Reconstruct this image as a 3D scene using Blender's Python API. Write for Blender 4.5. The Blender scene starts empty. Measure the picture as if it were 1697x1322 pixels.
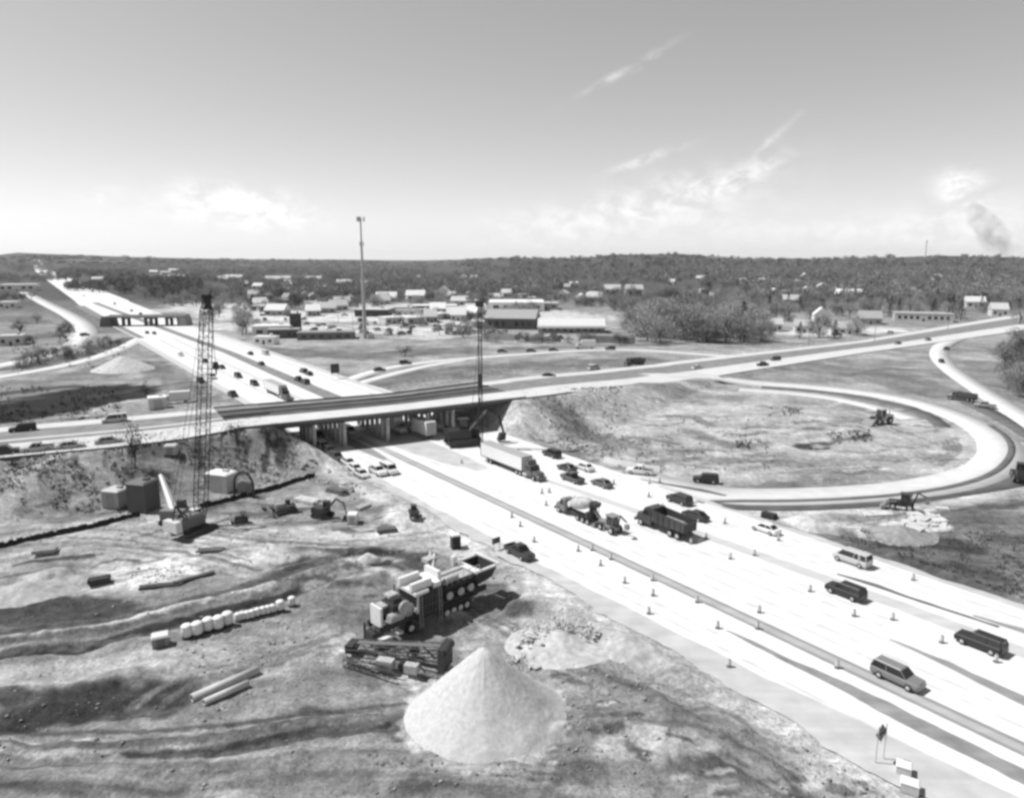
import bpy, math, random
import numpy as np
from mathutils import Vector
random.seed(7); np.random.seed(7)
R = math.radians
scene = bpy.context.scene
C = scene.collection

# ------------------------------------------------------------------ camera
H = 42.0; F = 1200.0; PITCH = math.atan(233/1200)
cam = bpy.data.cameras.new('camera'); cam_o = bpy.data.objects.new('camera', cam); C.objects.link(cam_o)
cam.sensor_width = 36; cam.lens = 36*F/1697; cam.clip_end = 30000; cam.clip_start = 0.5
cam_o.location = (0, 0, H); cam_o.rotation_euler = (math.pi/2-PITCH, 0, 0)
scene.camera = cam_o
cp, sp = math.cos(PITCH), math.sin(PITCH)
def rays(u, v):
    u = np.asarray(u, float); v = np.asarray(v, float)
    x = (u-848.5)/F; y = -(v-661)/F
    return np.stack([x, cp+y*sp, -sp+y*cp], -1)
def P(u, v, z=0.0):
    d = rays(u, v); t = (z-H)/d[..., 2]
    return np.array([d[..., 0]*t, d[..., 1]*t])
# highway frame: q across (to the right), s along (away from the camera)
NQ = np.array([.812, .583]); HD = np.array([.583, -.812])
def QS(q, s): return NQ*q-HD*s

# ------------------------------------------------------------------ noise / terrain
def hsh(ix, iy, k):
    a = np.sin(ix*127.1+iy*311.7+k*74.7)*43758.5453
    return a-np.floor(a)
def vn(x, y, k=0):
    ix = np.floor(x); iy = np.floor(y); fx = x-ix; fy = y-iy
    fx = fx*fx*(3-2*fx); fy = fy*fy*(3-2*fy)
    a = hsh(ix, iy, k); b = hsh(ix+1, iy, k); c = hsh(ix, iy+1, k); d = hsh(ix+1, iy+1, k)
    return (a+(b-a)*fx)*(1-fy)+(c+(d-c)*fx)*fy
def fbm(x, y, sc, o=3, k=0):
    s = 0; a = .5; tot = 0
    for i in range(o):
        s = s+a*vn(x/sc, y/sc, k+i*13); tot += a; a *= .5; sc *= .5
    return s/tot-.5
def sst(a, b, x):
    t = np.clip((x-a)/(b-a), 0, 1); return t*t*(3-2*t)
def seg_dist(x, y, pts):
    """distance to polyline, parameter index along it, signed side"""
    best = np.full(x.shape, 1e9); par = np.zeros(x.shape); side = np.zeros(x.shape)
    for i in range(len(pts)-1):
        ax, ay = pts[i][0], pts[i][1]; bx, by = pts[i+1][0]-ax, pts[i+1][1]-ay
        L2 = bx*bx+by*by+1e-9
        t = np.clip(((x-ax)*bx+(y-ay)*by)/L2, 0, 1)
        dx = x-ax-t*bx; dy = y-ay-t*by
        d = np.hypot(dx, dy); m = d < best
        best = np.where(m, d, best); par = np.where(m, i+t, par)
        side = np.where(m, (bx*dy-by*dx)/math.sqrt(L2), side)
    return best, par, side
def resample(pts, n):
    pts = np.asarray(pts, float); d = np.r_[0, np.cumsum(np.hypot(*(pts[1:, :2]-pts[:-1, :2]).T))]
    t = np.linspace(0, d[-1], n)
    return np.stack([np.interp(t, d, pts[:, k]) for k in range(pts.shape[1])], -1)
def smooth_line(pts, n, it=3):
    p = np.asarray(pts, float)
    for _ in range(it):
        q = np.empty((2*len(p)-2, p.shape[1])); q[0::2] = .75*p[:-1]+.25*p[1:]; q[1::2] = .25*p[:-1]+.75*p[1:]
        p = np.vstack([p[:1], q, p[-1:]])
    return resample(p, n)
def pxline(l): return np.array([[*P(a[0], a[1], a[2] if len(a) > 2 else 0), a[2] if len(a) > 2 else 0] for a in l])

CF = pxline([(-260,735,7),(0,708,7),(180,693,7),(400,673,7),(640,654,7),(830,631,6.8),(1015,612,3),(1200,590,1),(1417,566,.5),(1625,531,.5),(1800,503,.5)])
CN = pxline([(-260,792,7),(0,758,7),(200,739,7),(300,727,7),(400,709,7),(640,685,7),(830,663,6.8),(1015,643,3),(1190,621,1),(1434,584,.5),(1669,551,.5),(1850,526,.5)])
tdir = np.array([math.cos(R(31)), math.sin(R(31))])
def zprof(k): return np.interp(k, [108, 150, 195, 320], [7, 3.6, 1.0, .5])
def edge(l):
    out = []
    for a in l:
        z = 3.0
        for _ in range(40):
            p = P(a[0], a[1], z); z = .5*z+.5*float(zprof(p@tdir))
        out.append([p[0], p[1], z])
    return np.array(out)
CF = edge([(-260,735),(0,708),(180,693),(400,673),(640,654),(830,630),(909,620.5),(1015,610.5),(1100,601),(1200,590),(1417,566),(1625,531),(1800,503)])
CN = edge([(-260,792),(0,758),(200,739),(300,727),(400,709),(640,685),(830,663),(920,653),(1015,643),(1190,622),(1434,584),(1669,551),(1850,526)])
CFr = resample(CF, 240); CNr = resample(CN, 240)
# pair the two edges by nearest x+y along the road direction
tdir = np.array([math.cos(R(31)), math.sin(R(31))])
kF = CFr[:, :2]@tdir; kN = CNr[:, :2]@tdir
ks = np.linspace(max(kF[0], kN[0]), min(kF[-1], kN[-1]), 200)
EF = np.stack([np.interp(ks, kF, CFr[:, i]) for i in range(3)], -1)
EN = np.stack([np.interp(ks, kN, CNr[:, i]) for i in range(3)], -1)
EZ = zprof(ks); EF[:, 2] = EZ; EN[:, 2] = EZ
CC = (EF+EN)/2; CW = np.hypot(*(EF-EN)[:, :2].T)/2
CCi = CC[::4]; CWi = CW[::4]

ridge_u = [-400,0,60,250,400,560,700,760,860,960,1010,1120,1200,1300,1450,1530,1620,1697,1900]
ridge_v = [426,425,419,425,429,431,434,432,425,426,420,419,426,430,425,422,423,432,436]
ridge_az = [math.atan((u-848.5)/F/cp) for u in ridge_u]
def far_h(x, y):
    r = np.hypot(x, y); az = np.arctan2(x, np.maximum(y, 1e-3))
    v = np.interp(az, ridge_az, ridge_v)
    w = sst(-.12, -.02, az); d = 5600*(1-w)+3000*w
    st = .5*(1-w)+.26*w
    zc = H+d*(428-v)/1200-7
    return zc*sst(st*d, d, r)+8*fbm(x, y, 420, 2, 5)*sst(1500, 2600, r)
road_lines = []      # (polyline xy, half width): terrain smooth beside them
def base_h(x, y):
    d, par, side = seg_dist(x, y, CCi)
    zc = np.interp(par, np.arange(len(CCi)), CCi[:, 2]); hw = np.interp(par, np.arange(len(CCi)), CWi)+2.2
    emb = np.maximum(zc-.18-np.maximum(0, d-hw)/2.1, 0)
    q = x*NQ[0]+y*NQ[1]
    cut = np.where(q < 77, (56.2-q)/1.4, (q-98.8)/.9)
    emb = np.minimum(emb, np.maximum(cut, 0))
    return emb, d-hw, q
def rough_mask(x, y, embd, q):
    m = np.ones(x.shape)
    m = m*sst(0, 4, embd)
    m = m*(1-sst(54, 57, q)*(1-sst(99.5, 104, q)))
    for pl, hw in road_lines:
        d, _, _ = seg_dist(x, y, pl)
        m = m*sst(hw+.5, hw+4, d)
    return m
mounds = []; ridges = []
def terrain(x, y):
    x = np.asarray(x, float); y = np.asarray(y, float)
    emb, ed, q = base_h(x, y)
    m = rough_mask(x, y, ed, q)
    r = np.hypot(x, y)
    near = 1-sst(180, 420, r)
    A = m*(.25+.75*near)
    h = A*(1.5*fbm(x, y, 17, 3, 1)+.55*fbm(x, y, 4.2, 2, 2)+.22*near*fbm(x, y, 1.1, 2, 3))
    site = near*(1-sst(50, 56, q))
    h = h+site*m*(.5*np.abs(fbm(x, y, 7, 2, 21)))
    for mx, my, mr, mh, ex, an in mounds:
        dx = x-mx; dy = y-my; c, s = math.cos(an), math.sin(an)
        a = (dx*c+dy*s)/ex; b = -dx*s+dy*c
        rr = np.hypot(a, b)/mr+.25*fbm(x, y, mr*.7, 2, 31)
        h = h+mh*(1-sst(0, 1, rr))*m
    for pl, hw, rh, (x0, y0, ext) in ridges:
        mm = np.hypot(x-x0, y-y0) < ext
        if not mm.any(): continue
        d, par, _ = seg_dist(x[mm], y[mm], pl)
        d = d+hw*.9*fbm(x[mm], y[mm], hw*1.3, 3, 41)
        h[mm] = h[mm]+rh*(1-sst(0, hw, np.maximum(d, 0)))*m[mm]*(1+.5*fbm(x[mm], y[mm], 3.0, 2, 42))
    return emb-.12+h+far_h(x, y)
def ridge(l, w_, rh):
    p = np.array(W(l)); c = p.mean(0); ridges.append((p, w_/2, rh*.72, (c[0], c[1], float(np.max(np.hypot(*(p-c).T)))+w_*1.5)))
def hit(u, v, zmax=60):
    d = rays(u, v); ts = np.geomspace(30, 9000, 700)
    z = H+d[2]*ts; h = terrain(d[0]*ts, d[1]*ts)
    b = np.nonzero(z < h)[0]
    if len(b) == 0: i = len(ts)-1; t = ts[i]
    else:
        i = max(b[0], 1); a0 = z[i-1]-h[i-1]; a1 = z[i]-h[i]; t = ts[i-1]+(ts[i]-ts[i-1])*a0/(a0-a1+1e-9)
    x, y = d[0]*t, d[1]*t
    return Vector((x, y, float(terrain(np.array([x]), np.array([y]))[0])))

# ------------------------------------------------------------------ mesh helpers
class MB:
    def __init__(s): s.v = []; s.f = []; s.m = []; s.cm = 0
    def face(s, pts):
        i = len(s.v); s.v += [tuple(p) for p in pts]; s.f.append(tuple(range(i, i+len(pts)))); s.m.append(s.cm)
    def hexa(s, b, t):           # b, t: four corners each (ccw from above)
        i = len(s.v); s.v += [tuple(p) for p in b]+[tuple(p) for p in t]
        for f in ((3,2,1,0),(4,5,6,7),(0,1,5,4),(1,2,6,5),(2,3,7,6),(3,0,4,7)):
            s.f.append(tuple(i+k for k in f)); s.m.append(s.cm)
        return s
    def box(s, x, y, z, sx, sy, sz, rz=0, top=1.0, topx=None):  # z: bottom
        tx = top if topx is None else topx; c, n = math.cos(rz), math.sin(rz)
        def q(kx, ky, zz, fx, fy):
            a = kx*sx/2*fx; b = ky*sy/2*fy; return (x+a*c-b*n, y+a*n+b*c, zz)
        k = ((-1,-1),(1,-1),(1,1),(-1,1))
        return s.hexa([q(i, j, z, 1, 1) for i, j in k], [q(i, j, z+sz, tx, top) for i, j in k])
    def tube(s, a, b, r0, r1=None, n=6, caps=True):
        r1 = r0 if r1 is None else r1; a = Vector(a); b = Vector(b); w = b-a
        if w.length < 1e-6: return s
        w.normalize(); u = w.orthogonal().normalized(); t = w.cross(u)
        i = len(s.v)
        for p, r in ((a, r0), (b, r1)):
            for k in range(n):
                g = 2*math.pi*k/n+math.pi/n; s.v.append(tuple(p+(u*math.cos(g)+t*math.sin(g))*r))
        for k in range(n):
            l = (k+1) % n; s.f.append((i+k, i+l, i+n+l, i+n+k)); s.m.append(s.cm)
        if caps:
            s.f.append(tuple(i+k for k in reversed(range(n)))); s.m.append(s.cm)
            s.f.append(tuple(i+n+k for k in range(n))); s.m.append(s.cm)
        return s
    def path(s, pts, r, n=6):
        for a, b in zip(pts[:-1], pts[1:]): s.tube(a, b, r, r, n)
        return s
    def prism(s, prof, y0, y1):   # prof in (x,z), extruded along y
        i = len(s.v); n = len(prof)
        s.v += [(x, y0, z) for x, z in prof]+[(x, y1, z) for x, z in prof]
        for k in range(n):
            l = (k+1) % n; s.f.append((i+k, i+l, i+n+l, i+n+k)); s.m.append(s.cm)
        s.f.append(tuple(i+k for k in reversed(range(n)))); s.m.append(s.cm)
        s.f.append(tuple(i+n+k for k in range(n))); s.m.append(s.cm)
        return s
    def lathe(s, prof, n=14, c=(0, 0, 0), axis='z'):   # prof (r, z)
        i = len(s.v)
        for r, z in prof:
            for k in range(n):
                g = 2*math.pi*k/n; a, b = r*math.cos(g), r*math.sin(g)
                p = (a, b, z) if axis == 'z' else ((a, z, b) if axis == 'y' else (z, a, b))
                s.v.append((p[0]+c[0], p[1]+c[1], p[2]+c[2]))
        for j in range(len(prof)-1):
            for k in range(n):
                l = (k+1) % n; a = i+j*n
                s.f.append((a+k, a+l, a+n+l, a+n+k)); s.m.append(s.cm)
        s.f.append(tuple(i+k for k in range(n))); s.m.append(s.cm)
        e = i+(len(prof)-1)*n; s.f.append(tuple(e+k for k in range(n))); s.m.append(s.cm)
        return s
    def lattice(s, a, b, w0, w1, n, t=.05, d=.03):
        a = Vector(a); b = Vector(b); ax = (b-a).normalized(); u = ax.cross(Vector((0, 1, .01))).normalized() if abs(ax.y) < .95 else ax.cross(Vector((1, 0, 0))).normalized()
        v = ax.cross(u); rings = []
        for k in range(n+1):
            p = a.lerp(b, k/n); w = (w0+(w1-w0)*k/n)/2
            rings.append([p+u*w*i+v*w*j for i, j in ((-1,-1),(1,-1),(1,1),(-1,1))])
        for c in range(4):
            s.tube(rings[0][c], rings[-1][c], t, t, 4)
            for k in range(n):
                e = (c+1) % 4
                if k % 2: s.tube(rings[k][c], rings[k+1][e], d, d, 3, False)
                else: s.tube(rings[k][e], rings[k+1][c], d, d, 3, False)
                s.tube(rings[k][c], rings[k][e], d, d, 3, False)
        return s
    def loft(s, st, closed_ends=True):   # list of rings with equal counts
        i = len(s.v); n = len(st[0])
        for r in st: s.v += [tuple(p) for p in r]
        for j in range(len(st)-1):
            for k in range(n):
                l = (k+1) % n; a = i+j*n; s.f.append((a+k, a+n+k, a+n+l, a+l)); s.m.append(s.cm)
        s.f.append(tuple(i+k for k in range(n))); s.m.append(s.cm)
        e = i+(len(st)-1)*n; s.f.append(tuple(e+k for k in reversed(range(n)))); s.m.append(s.cm)
        return s
    def mesh(s, name, mats, smooth=False):
        m = bpy.data.meshes.new(name); m.from_pydata(s.v, [], s.f); m.update()
        for k in (mats if isinstance(mats, (list, tuple)) else [mats]): m.materials.append(k)
        m.polygons.foreach_set('material_index', s.m)
        if smooth: m.polygons.foreach_set('use_smooth', [True]*len(s.f))
        return m
    def build(s, name, mats, parent=None, smooth=False):
        o = bpy.data.objects.new(name, s.mesh(name, mats, smooth)); C.objects.link(o)
        if parent: o.parent = parent
        return o
def fix_normals(o):
    import bmesh
    bm = bmesh.new(); bm.from_mesh(o.data); bmesh.ops.recalc_face_normals(bm, faces=bm.faces); bm.to_mesh(o.data); bm.free()
def tag(o, label=None, cat=None, group=None, kind=None):
    if label: o['label'] = label
    if cat: o['category'] = cat
    if group: o['group'] = group
    if kind: o['kind'] = kind
    return o
def empty(name, loc, rz=0):
    o = bpy.data.objects.new(name, None); C.objects.link(o); o.empty_display_size = .5
    o.location = loc; o.rotation_euler = (0, 0, rz); return o
def np_mesh(name, V, T, mat, kind=None):
    m = bpy.data.meshes.new(name); V = np.asarray(V, np.float32); T = np.asarray(T, np.int32)
    m.vertices.add(len(V)); m.vertices.foreach_set('co', V.ravel())
    k = T.shape[1]
    m.loops.add(T.size); m.loops.foreach_set('vertex_index', T.ravel())
    m.polygons.add(len(T)); m.polygons.foreach_set('loop_start', np.arange(0, T.size, k, dtype=np.int32))
    m.update(calc_edges=True); m.validate()
    if mat: m.materials.append(mat)
    return m

# ------------------------------------------------------------------ materials (the photograph is black and white: every colour is grey)
MC = {}
def mat(name, g, rough=.8, var=.18, scale=3.0, metal=0, bump=0, coord='Object', spec=.3, lum=None):
    key = (name, g)
    if key in MC: return MC[key]
    m = bpy.data.materials.new(name); m.use_nodes = True; nt = m.node_tree; b = nt.nodes['Principled BSDF']
    b.inputs['Roughness'].default_value = rough; b.inputs['Metallic'].default_value = metal
    b.inputs['Specular IOR Level'].default_value = spec
    tc = nt.nodes.new('ShaderNodeTexCoord'); no = nt.nodes.new('ShaderNodeTexNoise'); no.inputs['Scale'].default_value = scale; no.inputs['Detail'].default_value = 6
    nt.links.new(tc.outputs[coord], no.inputs['Vector'])
    mr = nt.nodes.new('ShaderNodeMapRange'); mr.inputs['From Min'].default_value = .25; mr.inputs['From Max'].default_value = .75
    mr.inputs['To Min'].default_value = g*(1-var); mr.inputs['To Max'].default_value = g*(1+var)
    nt.links.new(no.outputs['Fac'], mr.inputs['Value']); nt.links.new(mr.outputs['Result'], b.inputs['Base Color'])
    if bump:
        bp = nt.nodes.new('ShaderNodeBump'); bp.inputs['Strength'].default_value = bump; bp.inputs['Distance'].default_value = .1
        nt.links.new(no.outputs['Fac'], bp.inputs['Height']); nt.links.new(bp.outputs['Normal'], b.inputs['Normal'])
    MC[key] = m; return m
def paint(g): return mat('paint', g, .32, .06, 2, spec=.5)
GLASS = mat('dark_glass', .02, .08, .05, spec=.6)
TYRE = mat('tyre_rubber', .03, .85)
RIM = mat('rim_metal', .45, .4, .1)
STEELD = mat('dark_steel', .05, .6, .3)
STEEL = mat('grey_steel', .22, .5, .3)
WHITE = mat('white_paint', .72, .5, .06)
LIGHT = mat('lamp_lens', .6, .2, .05)
CONC = mat('concrete', .5, .85, .12, .6)

def ground_mat():
    m = bpy.data.materials.new('bare_earth'); m.use_nodes = True; nt = m.node_tree; N = nt.nodes.new; L = nt.links.new
    b = nt.nodes['Principled BSDF']; b.inputs['Roughness'].default_value = .95; b.inputs['Specular IOR Level'].default_value = .08
    at = N('ShaderNodeAttribute'); at.attribute_name = 'tone'
    tc = N('ShaderNodeTexCoord')
    def noise(sc, det=6, rough=.6, mp=None):
        n = N('ShaderNodeTexNoise'); n.inputs['Scale'].default_value = sc; n.inputs['Detail'].default_value = det; n.inputs['Roughness'].default_value = rough
        L((mp or tc).outputs[0 if mp else 'Object'], n.inputs['Vector']); return n
    def rng(n, a, bb):
        r = N('ShaderNodeMapRange'); r.inputs['From Min'].default_value = .34; r.inputs['From Max'].default_value = .66
        r.inputs['To Min'].default_value = a; r.inputs['To Max'].default_value = bb; L(n.outputs['Fac'], r.inputs['Value']); return r
    def mul(a, bb):
        x = N('ShaderNodeMath'); x.operation = 'MULTIPLY'; L(a, x.inputs[0]); L(bb, x.inputs[1]); return x
    n1 = noise(.09, 8, .62); n2 = noise(.7, 8, .7); n3 = noise(2.6, 8, .72)
    mp = N('ShaderNodeMapping'); mp.inputs['Rotation'].default_value = (0, 0, R(-33)); mp.inputs['Scale'].default_value = (.12, .9, 1)
    L(tc.outputs['Object'], mp.inputs['Vector'])
    n4 = noise(1.0, 5, .6, mp)
    x = mul(at.outputs['Fac'], rng(n1, .68, 1.3).outputs[0])
    x = mul(x.outputs[0], rng(n2, .70, 1.32).outputs[0])
    x = mul(x.outputs[0], rng(n3, .68, 1.34).outputs[0])
    x = mul(x.outputs[0], rng(n4, .82, 1.16).outputs[0])
    L(x.outputs[0], b.inputs['Base Color'])
    ad = N('ShaderNodeMath'); ad.operation = 'ADD'; L(n2.outputs['Fac'], ad.inputs[0]); L(n3.outputs['Fac'], ad.inputs[1])
    bp = N('ShaderNodeBump'); bp.inputs['Strength'].default_value = .8; bp.inputs['Distance'].default_value = .5
    L(ad.outputs[0], bp.inputs['Height']); L(bp.outputs['Normal'], b.inputs['Normal'])
    return m
def road_mat(name, g, streak=.1, blot=.08, ang=-54.3, joints=None):
    m = bpy.data.materials.new(name); m.use_nodes = True; nt = m.node_tree; N = nt.nodes.new; L = nt.links.new
    b = nt.nodes['Principled BSDF']; b.inputs['Roughness'].default_value = .9; b.inputs['Specular IOR Level'].default_value = .1
    tc = N('ShaderNodeTexCoord'); mp = N('ShaderNodeMapping'); mp.vector_type = 'POINT'
    mp.inputs['Rotation'].default_value = (0, 0, R(-ang)); mp.inputs['Scale'].default_value = (.012, .75, 1)
    L(tc.outputs['Object'], mp.inputs['Vector'])
    a = N('ShaderNodeTexNoise'); a.inputs['Scale'].default_value = 1; a.inputs['Detail'].default_value = 4; L(mp.outputs[0], a.inputs['Vector'])
    c = N('ShaderNodeTexNoise'); c.inputs['Scale'].default_value = .35; c.inputs['Detail'].default_value = 7; L(tc.outputs['Object'], c.inputs['Vector'])
    def rng(n, lo, hi):
        r = N('ShaderNodeMapRange'); r.inputs['From Min'].default_value = .3; r.inputs['From Max'].default_value = .7
        r.inputs['To Min'].default_value = lo; r.inputs['To Max'].default_value = hi; L(n.outputs['Fac'], r.inputs['Value']); return r
    x = N('ShaderNodeMath'); x.operation = 'MULTIPLY'; L(rng(a, g*(1-streak), g*(1+streak)).outputs[0], x.inputs[0]); L(rng(c, 1-blot, 1+blot).outputs[0], x.inputs[1])
    L(x.outputs[0], b.inputs['Base Color'])
    return m
M_ROAD = road_mat('concrete_pavement', .68, .07, .06)
M_ROAD2 = road_mat('concrete_ramp', .57, .06, .07, 30)
M_ROADL = road_mat('concrete_loop', .58, .06, .07, 10)
M_ASPH = road_mat('asphalt', .13, .2, .2)
M_STRIPE = road_mat('worn_joint', .40, .1, .08)
M_STRIPE2 = road_mat('worn_joint_dark', .27, .1, .08)
M_MED = road_mat('grey_median', .22, .15, .2, 31)
M_GRAV = road_mat('gravel', .24, .12, .25)
M_PALE = road_mat('pale_shoulder', .47, .08, .12)
M_WORN = road_mat('tyre_worn_concrete', .59, .09, .08)
M_GREY = road_mat('grey_lane', .50, .08, .06)

# ------------------------------------------------------------------ roads (laid on the terrain)
PEND = []
def W(l): return [tuple(P(a, b)) for a, b in l]
def road(name, pts, width, m, lift, n=90, flat=True, zs=None):
    pl = smooth_line(pts, n)
    PEND.append((name, pl, width, m, lift, zs))
    if flat: road_lines.append((resample(pl, max(8, n//5)), width/2 if np.isscalar(width) else max(width)/2))
ramp_pts = W([(940,650),(1010,641.5),(1085,633),(1200,631),(1300,637),(1400,645.5),(1500,660),(1580,685),(1640,714),(1665,745),(1648,775),(1590,797),(1500,812),(1400,819),(1300,823),(1200,822),(1120,806),(1040,784)])
road('loop_ramp', ramp_pts, 9.2, M_ROADL, .02, 140)
road('inner_ramp', W([(1225,645),(1320,651),(1390,660),(1464,677),(1514,694)]), 6.4, M_ROAD2, .012, 50)
road('asphalt_shoulder', W([(1262,641.5),(1330,645.5),(1420,656.5),(1490,671),(1540,688),(1562,706)]), 4.0, M_ASPH, .030, 60)
road('asphalt_edge', W([(1140,832),(1220,829.5),(1300,830),(1400,826.5),(1500,819),(1595,803.5),(1655,781),(1680,750),(1672,725),(1640,704)]), 1.5, M_ASPH, .034, 90)
road('asphalt_lane', W([(1590,660),(1640,682),(1697,713),(1760,752),(1790,775),(1740,785),(1690,796),(1620,808),(1490,826),(1350,837),(1230,837),(1180,833)]), 5.2, M_ASPH, .014, 120)
road('exit_ramp', W([(530,655),(575,630),(640,610),(710,600),(780,594),(880,586),(980,580),(1060,579),(1130,584),(1215,591)]), 6.5, M_ROAD2, .016, 100)
road('exit_ramp', W([(560,648),(610,631),(660,618),(710,606),(770,597)]), 5.5, M_ROAD2, .012, 60)
road('entrance_ramp', W([(1700,546),(1625,553),(1570,566),(1552,582),(1566,605),(1610,636),(1660,668),(1710,700),(1800,760)]), 7.5, M_ROAD2, .02, 90)
road('frontage_road', W([(-90,622),(0,607),(60,595),(112,579),(146,557),(140,538),(112,520),(80,505),(40,484)]), 11, M_ROAD2, .02, 80)
road('entrance_ramp', W([(-90,640),(0,625),(80,612),(150,597),(205,577),(236,560)]), 8.0, M_ROAD2, .02, 60)
_e = random.Random(17)
# --- ground tones: real differences of soil, gravel and grass
strokes = []   # (world pts, half width m, albedo, alpha, softness m)
def S(l, w, g, a=1.0, soft=None):
    if g > .25: g = min(g*1.32, .62); a = min(1, a*1.15)
    strokes.append((np.array(W(l)), w/2, g, a, soft if soft is not None else max(w*.35, .3)))
BASE = .255
S([(-100,900),(150,905),(300,895),(500,905),(700,880)], 16, .27, .6, 8)
S([(-150,1000),(90,1012),(160,1005)], 9, .085, .92, 2.5)
S([(-120,1140),(0,1135),(180,1110),(330,1090)], 5, .29, .8, 2.5)
S([(-100,1105),(0,1090),(150,1068),(300,1030),(440,995),(560,958),(640,930)], 1.9, .055, .95, .6)
S([(-100,1078),(0,1066),(150,1048),(300,1012),(430,982),(540,950),(620,925)], 1.2, .42, .95, .5)
S([(-100,1052),(0,1046),(140,1032),(290,1000),(430,968),(540,930)], 1.8, .09, .85, .8)
S([(200,950),(260,940),(330,925),(420,915)], 7, .52, .9, 3.5)
S([(0,985),(60,968),(120,958)], 5, .42, .7, 2)
S([(120,965),(140,958),(170,958)], 1.5, .12, .6, 1)
S([(340,890),(430,893),(520,889),(640,884),(700,872)], 3.2, .46, .9, 1.4)
S([(330,865),(420,872),(520,880),(620,885)], 3, .36, .6, 1.5)
S([(-50,905),(60,885),(150,868),(235,845),(300,850)], 4, .33, .7, 2)
S([(-60,880),(0,862),(110,812),(215,772)], 3, .34, .8, 1.5)
S([(-60,850),(40,800),(160,770)], 7, .15, .5, 3)
S([(250,760),(330,740),(430,735),(480,760)], 9, .11, .75, 4)
S([(240,800),(300,790),(340,775)], 4, .10, .7, 2)
S([(-40,770),(60,765),(180,752)], 4, .10, .7, 2)
S([(380,850),(440,845),(520,838)], 2, .11, .7, 1)
S([(560,870),(600,880),(640,870)], 1.6, .10, .7, .8)
S([(30,935),(100,925),(150,920)], 1.2, .09, .85, .5)
S([(-20,960),(60,948),(110,940)], 1.0, .10, .7, .5)
S([(500,905),(580,905),(700,925)], 3.0, .08, .85, 1.2)
S([(480,930),(570,918),(650,908)], 3.2, .055, .92, 1.2)
S([(600,950),(690,935),(730,950)], 3.0, .085, .85, 1.3)
S([(520,965),(600,945),(660,960)], 3, .3, .6, 1.6)
S([(560,800),(600,835),(690,870)], 5, .17, .6, 2)
S([(690,830),(640,810),(600,800)], 3, .30, .7, 2)
S([(520,742),(580,780),(640,810),(680,850)], 7, .44, .9, 3)
S([(690,850),(740,865),(800,880)], 2.4, .13, .8, 1.2)
S([(700,890),(760,912),(830,945),(900,985),(980,1030)], 4, .34, .7, 2)
S([(640,985),(700,960),(740,945)], 4, .19, .6, 2)
S([(820,985),(900,1010),(960,1045)], 6, .15, .55, 3)
S([(850,1040),(930,1045),(1010,1050)], 5, .34, .6, 2)
S([(570,1075),(640,1110),(690,1130)], 1.6, .55, .95, .8)
S([(575,1060),(610,1095)], 2.2, .42, .8, 1.2)
S([(40,1185),(180,1162),(280,1152)], 4.6, .07, .9, 1.6)
S([(220,1180),(300,1172)], 2.4, .10, .8, 1.2)
S([(330,1180),(450,1140),(560,1120)], 4, .19, .6, 2)
S([(480,1195),(600,1180),(680,1210)], 3.5, .10, .8, 2)
S([(-80,1225),(120,1238),(300,1232),(460,1205),(620,1190)], 1.3, .31, .8, .7)
S([(-80,1250),(120,1258),(300,1250),(480,1222),(640,1205)], 1.3, .06, .9, .5)
S([(-80,1285),(200,1300),(420,1280),(640,1270)], 2.4, .10, .75, 1.2)
S([(-40,1160),(60,1158),(140,1150)], 2.2, .09, .8, 1)
S([(330,1130),(240,1148),(160,1175)], 1.2, .08, .7, .6)
S([(700,1290),(850,1300),(960,1280)], 3, .11, .7, 1.5)
S([(1080,1130),(1180,1175),(1290,1235)], 2.2, .09, .8, 1)
S([(1010,1150),(1110,1205),(1200,1260)], 1.6, .10, .7, .8)
S([(1180,1270),(1280,1300),(1360,1340)], 3, .10, .7, 1.4)
S([(960,1120),(1000,1130),(1060,1150)], 2.4, .10, .7, 1)
S([(820,970),(900,990),(960,1020)], 3, .10, .7, 1.4)
S([(860,1010),(900,1020)], 3, .09, .7, 1.2)
S([(260,1232),(330,1222),(410,1215)], .8, .08, .8, .4)
S([(980,1180),(1060,1170),(1160,1185)], 3.6, .10, .8, 1.6)
S([(880,1215),(960,1190),(1060,1170)], 1.4, .31, .6, .8)
S([(1040,1240),(1090,1240),(1130,1235)], 4.5, .35, .8, 2.2)
S([(980,1290),(1080,1270),(1160,1260)], 3, .16, .5, 1.5)
S([(1150,1150),(1230,1190),(1330,1240)], 4, .12, .7, 2)
S([(1090,1060),(1130,1080),(1180,1105)], 1.2, .13, .7, .6)
S([(1010,1045),(1060,1060),(1110,1090)], 4, .40, .8, 2)
# shoulder of the highway
strokes.append((np.array([QS(54.6, s) for s in (-20, 40, 90, 130)]), 2.6, .50, .95, 1.6))
strokes.append((np.array([QS(51.2, s) for s in (-20, 40, 70)]), 1.8, .36, .7, 1.5))
strokes.append((np.array([QS(52.8, s) for s in (-20, 20, 45, 90)]), .5, .33, .5, .4))
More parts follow.
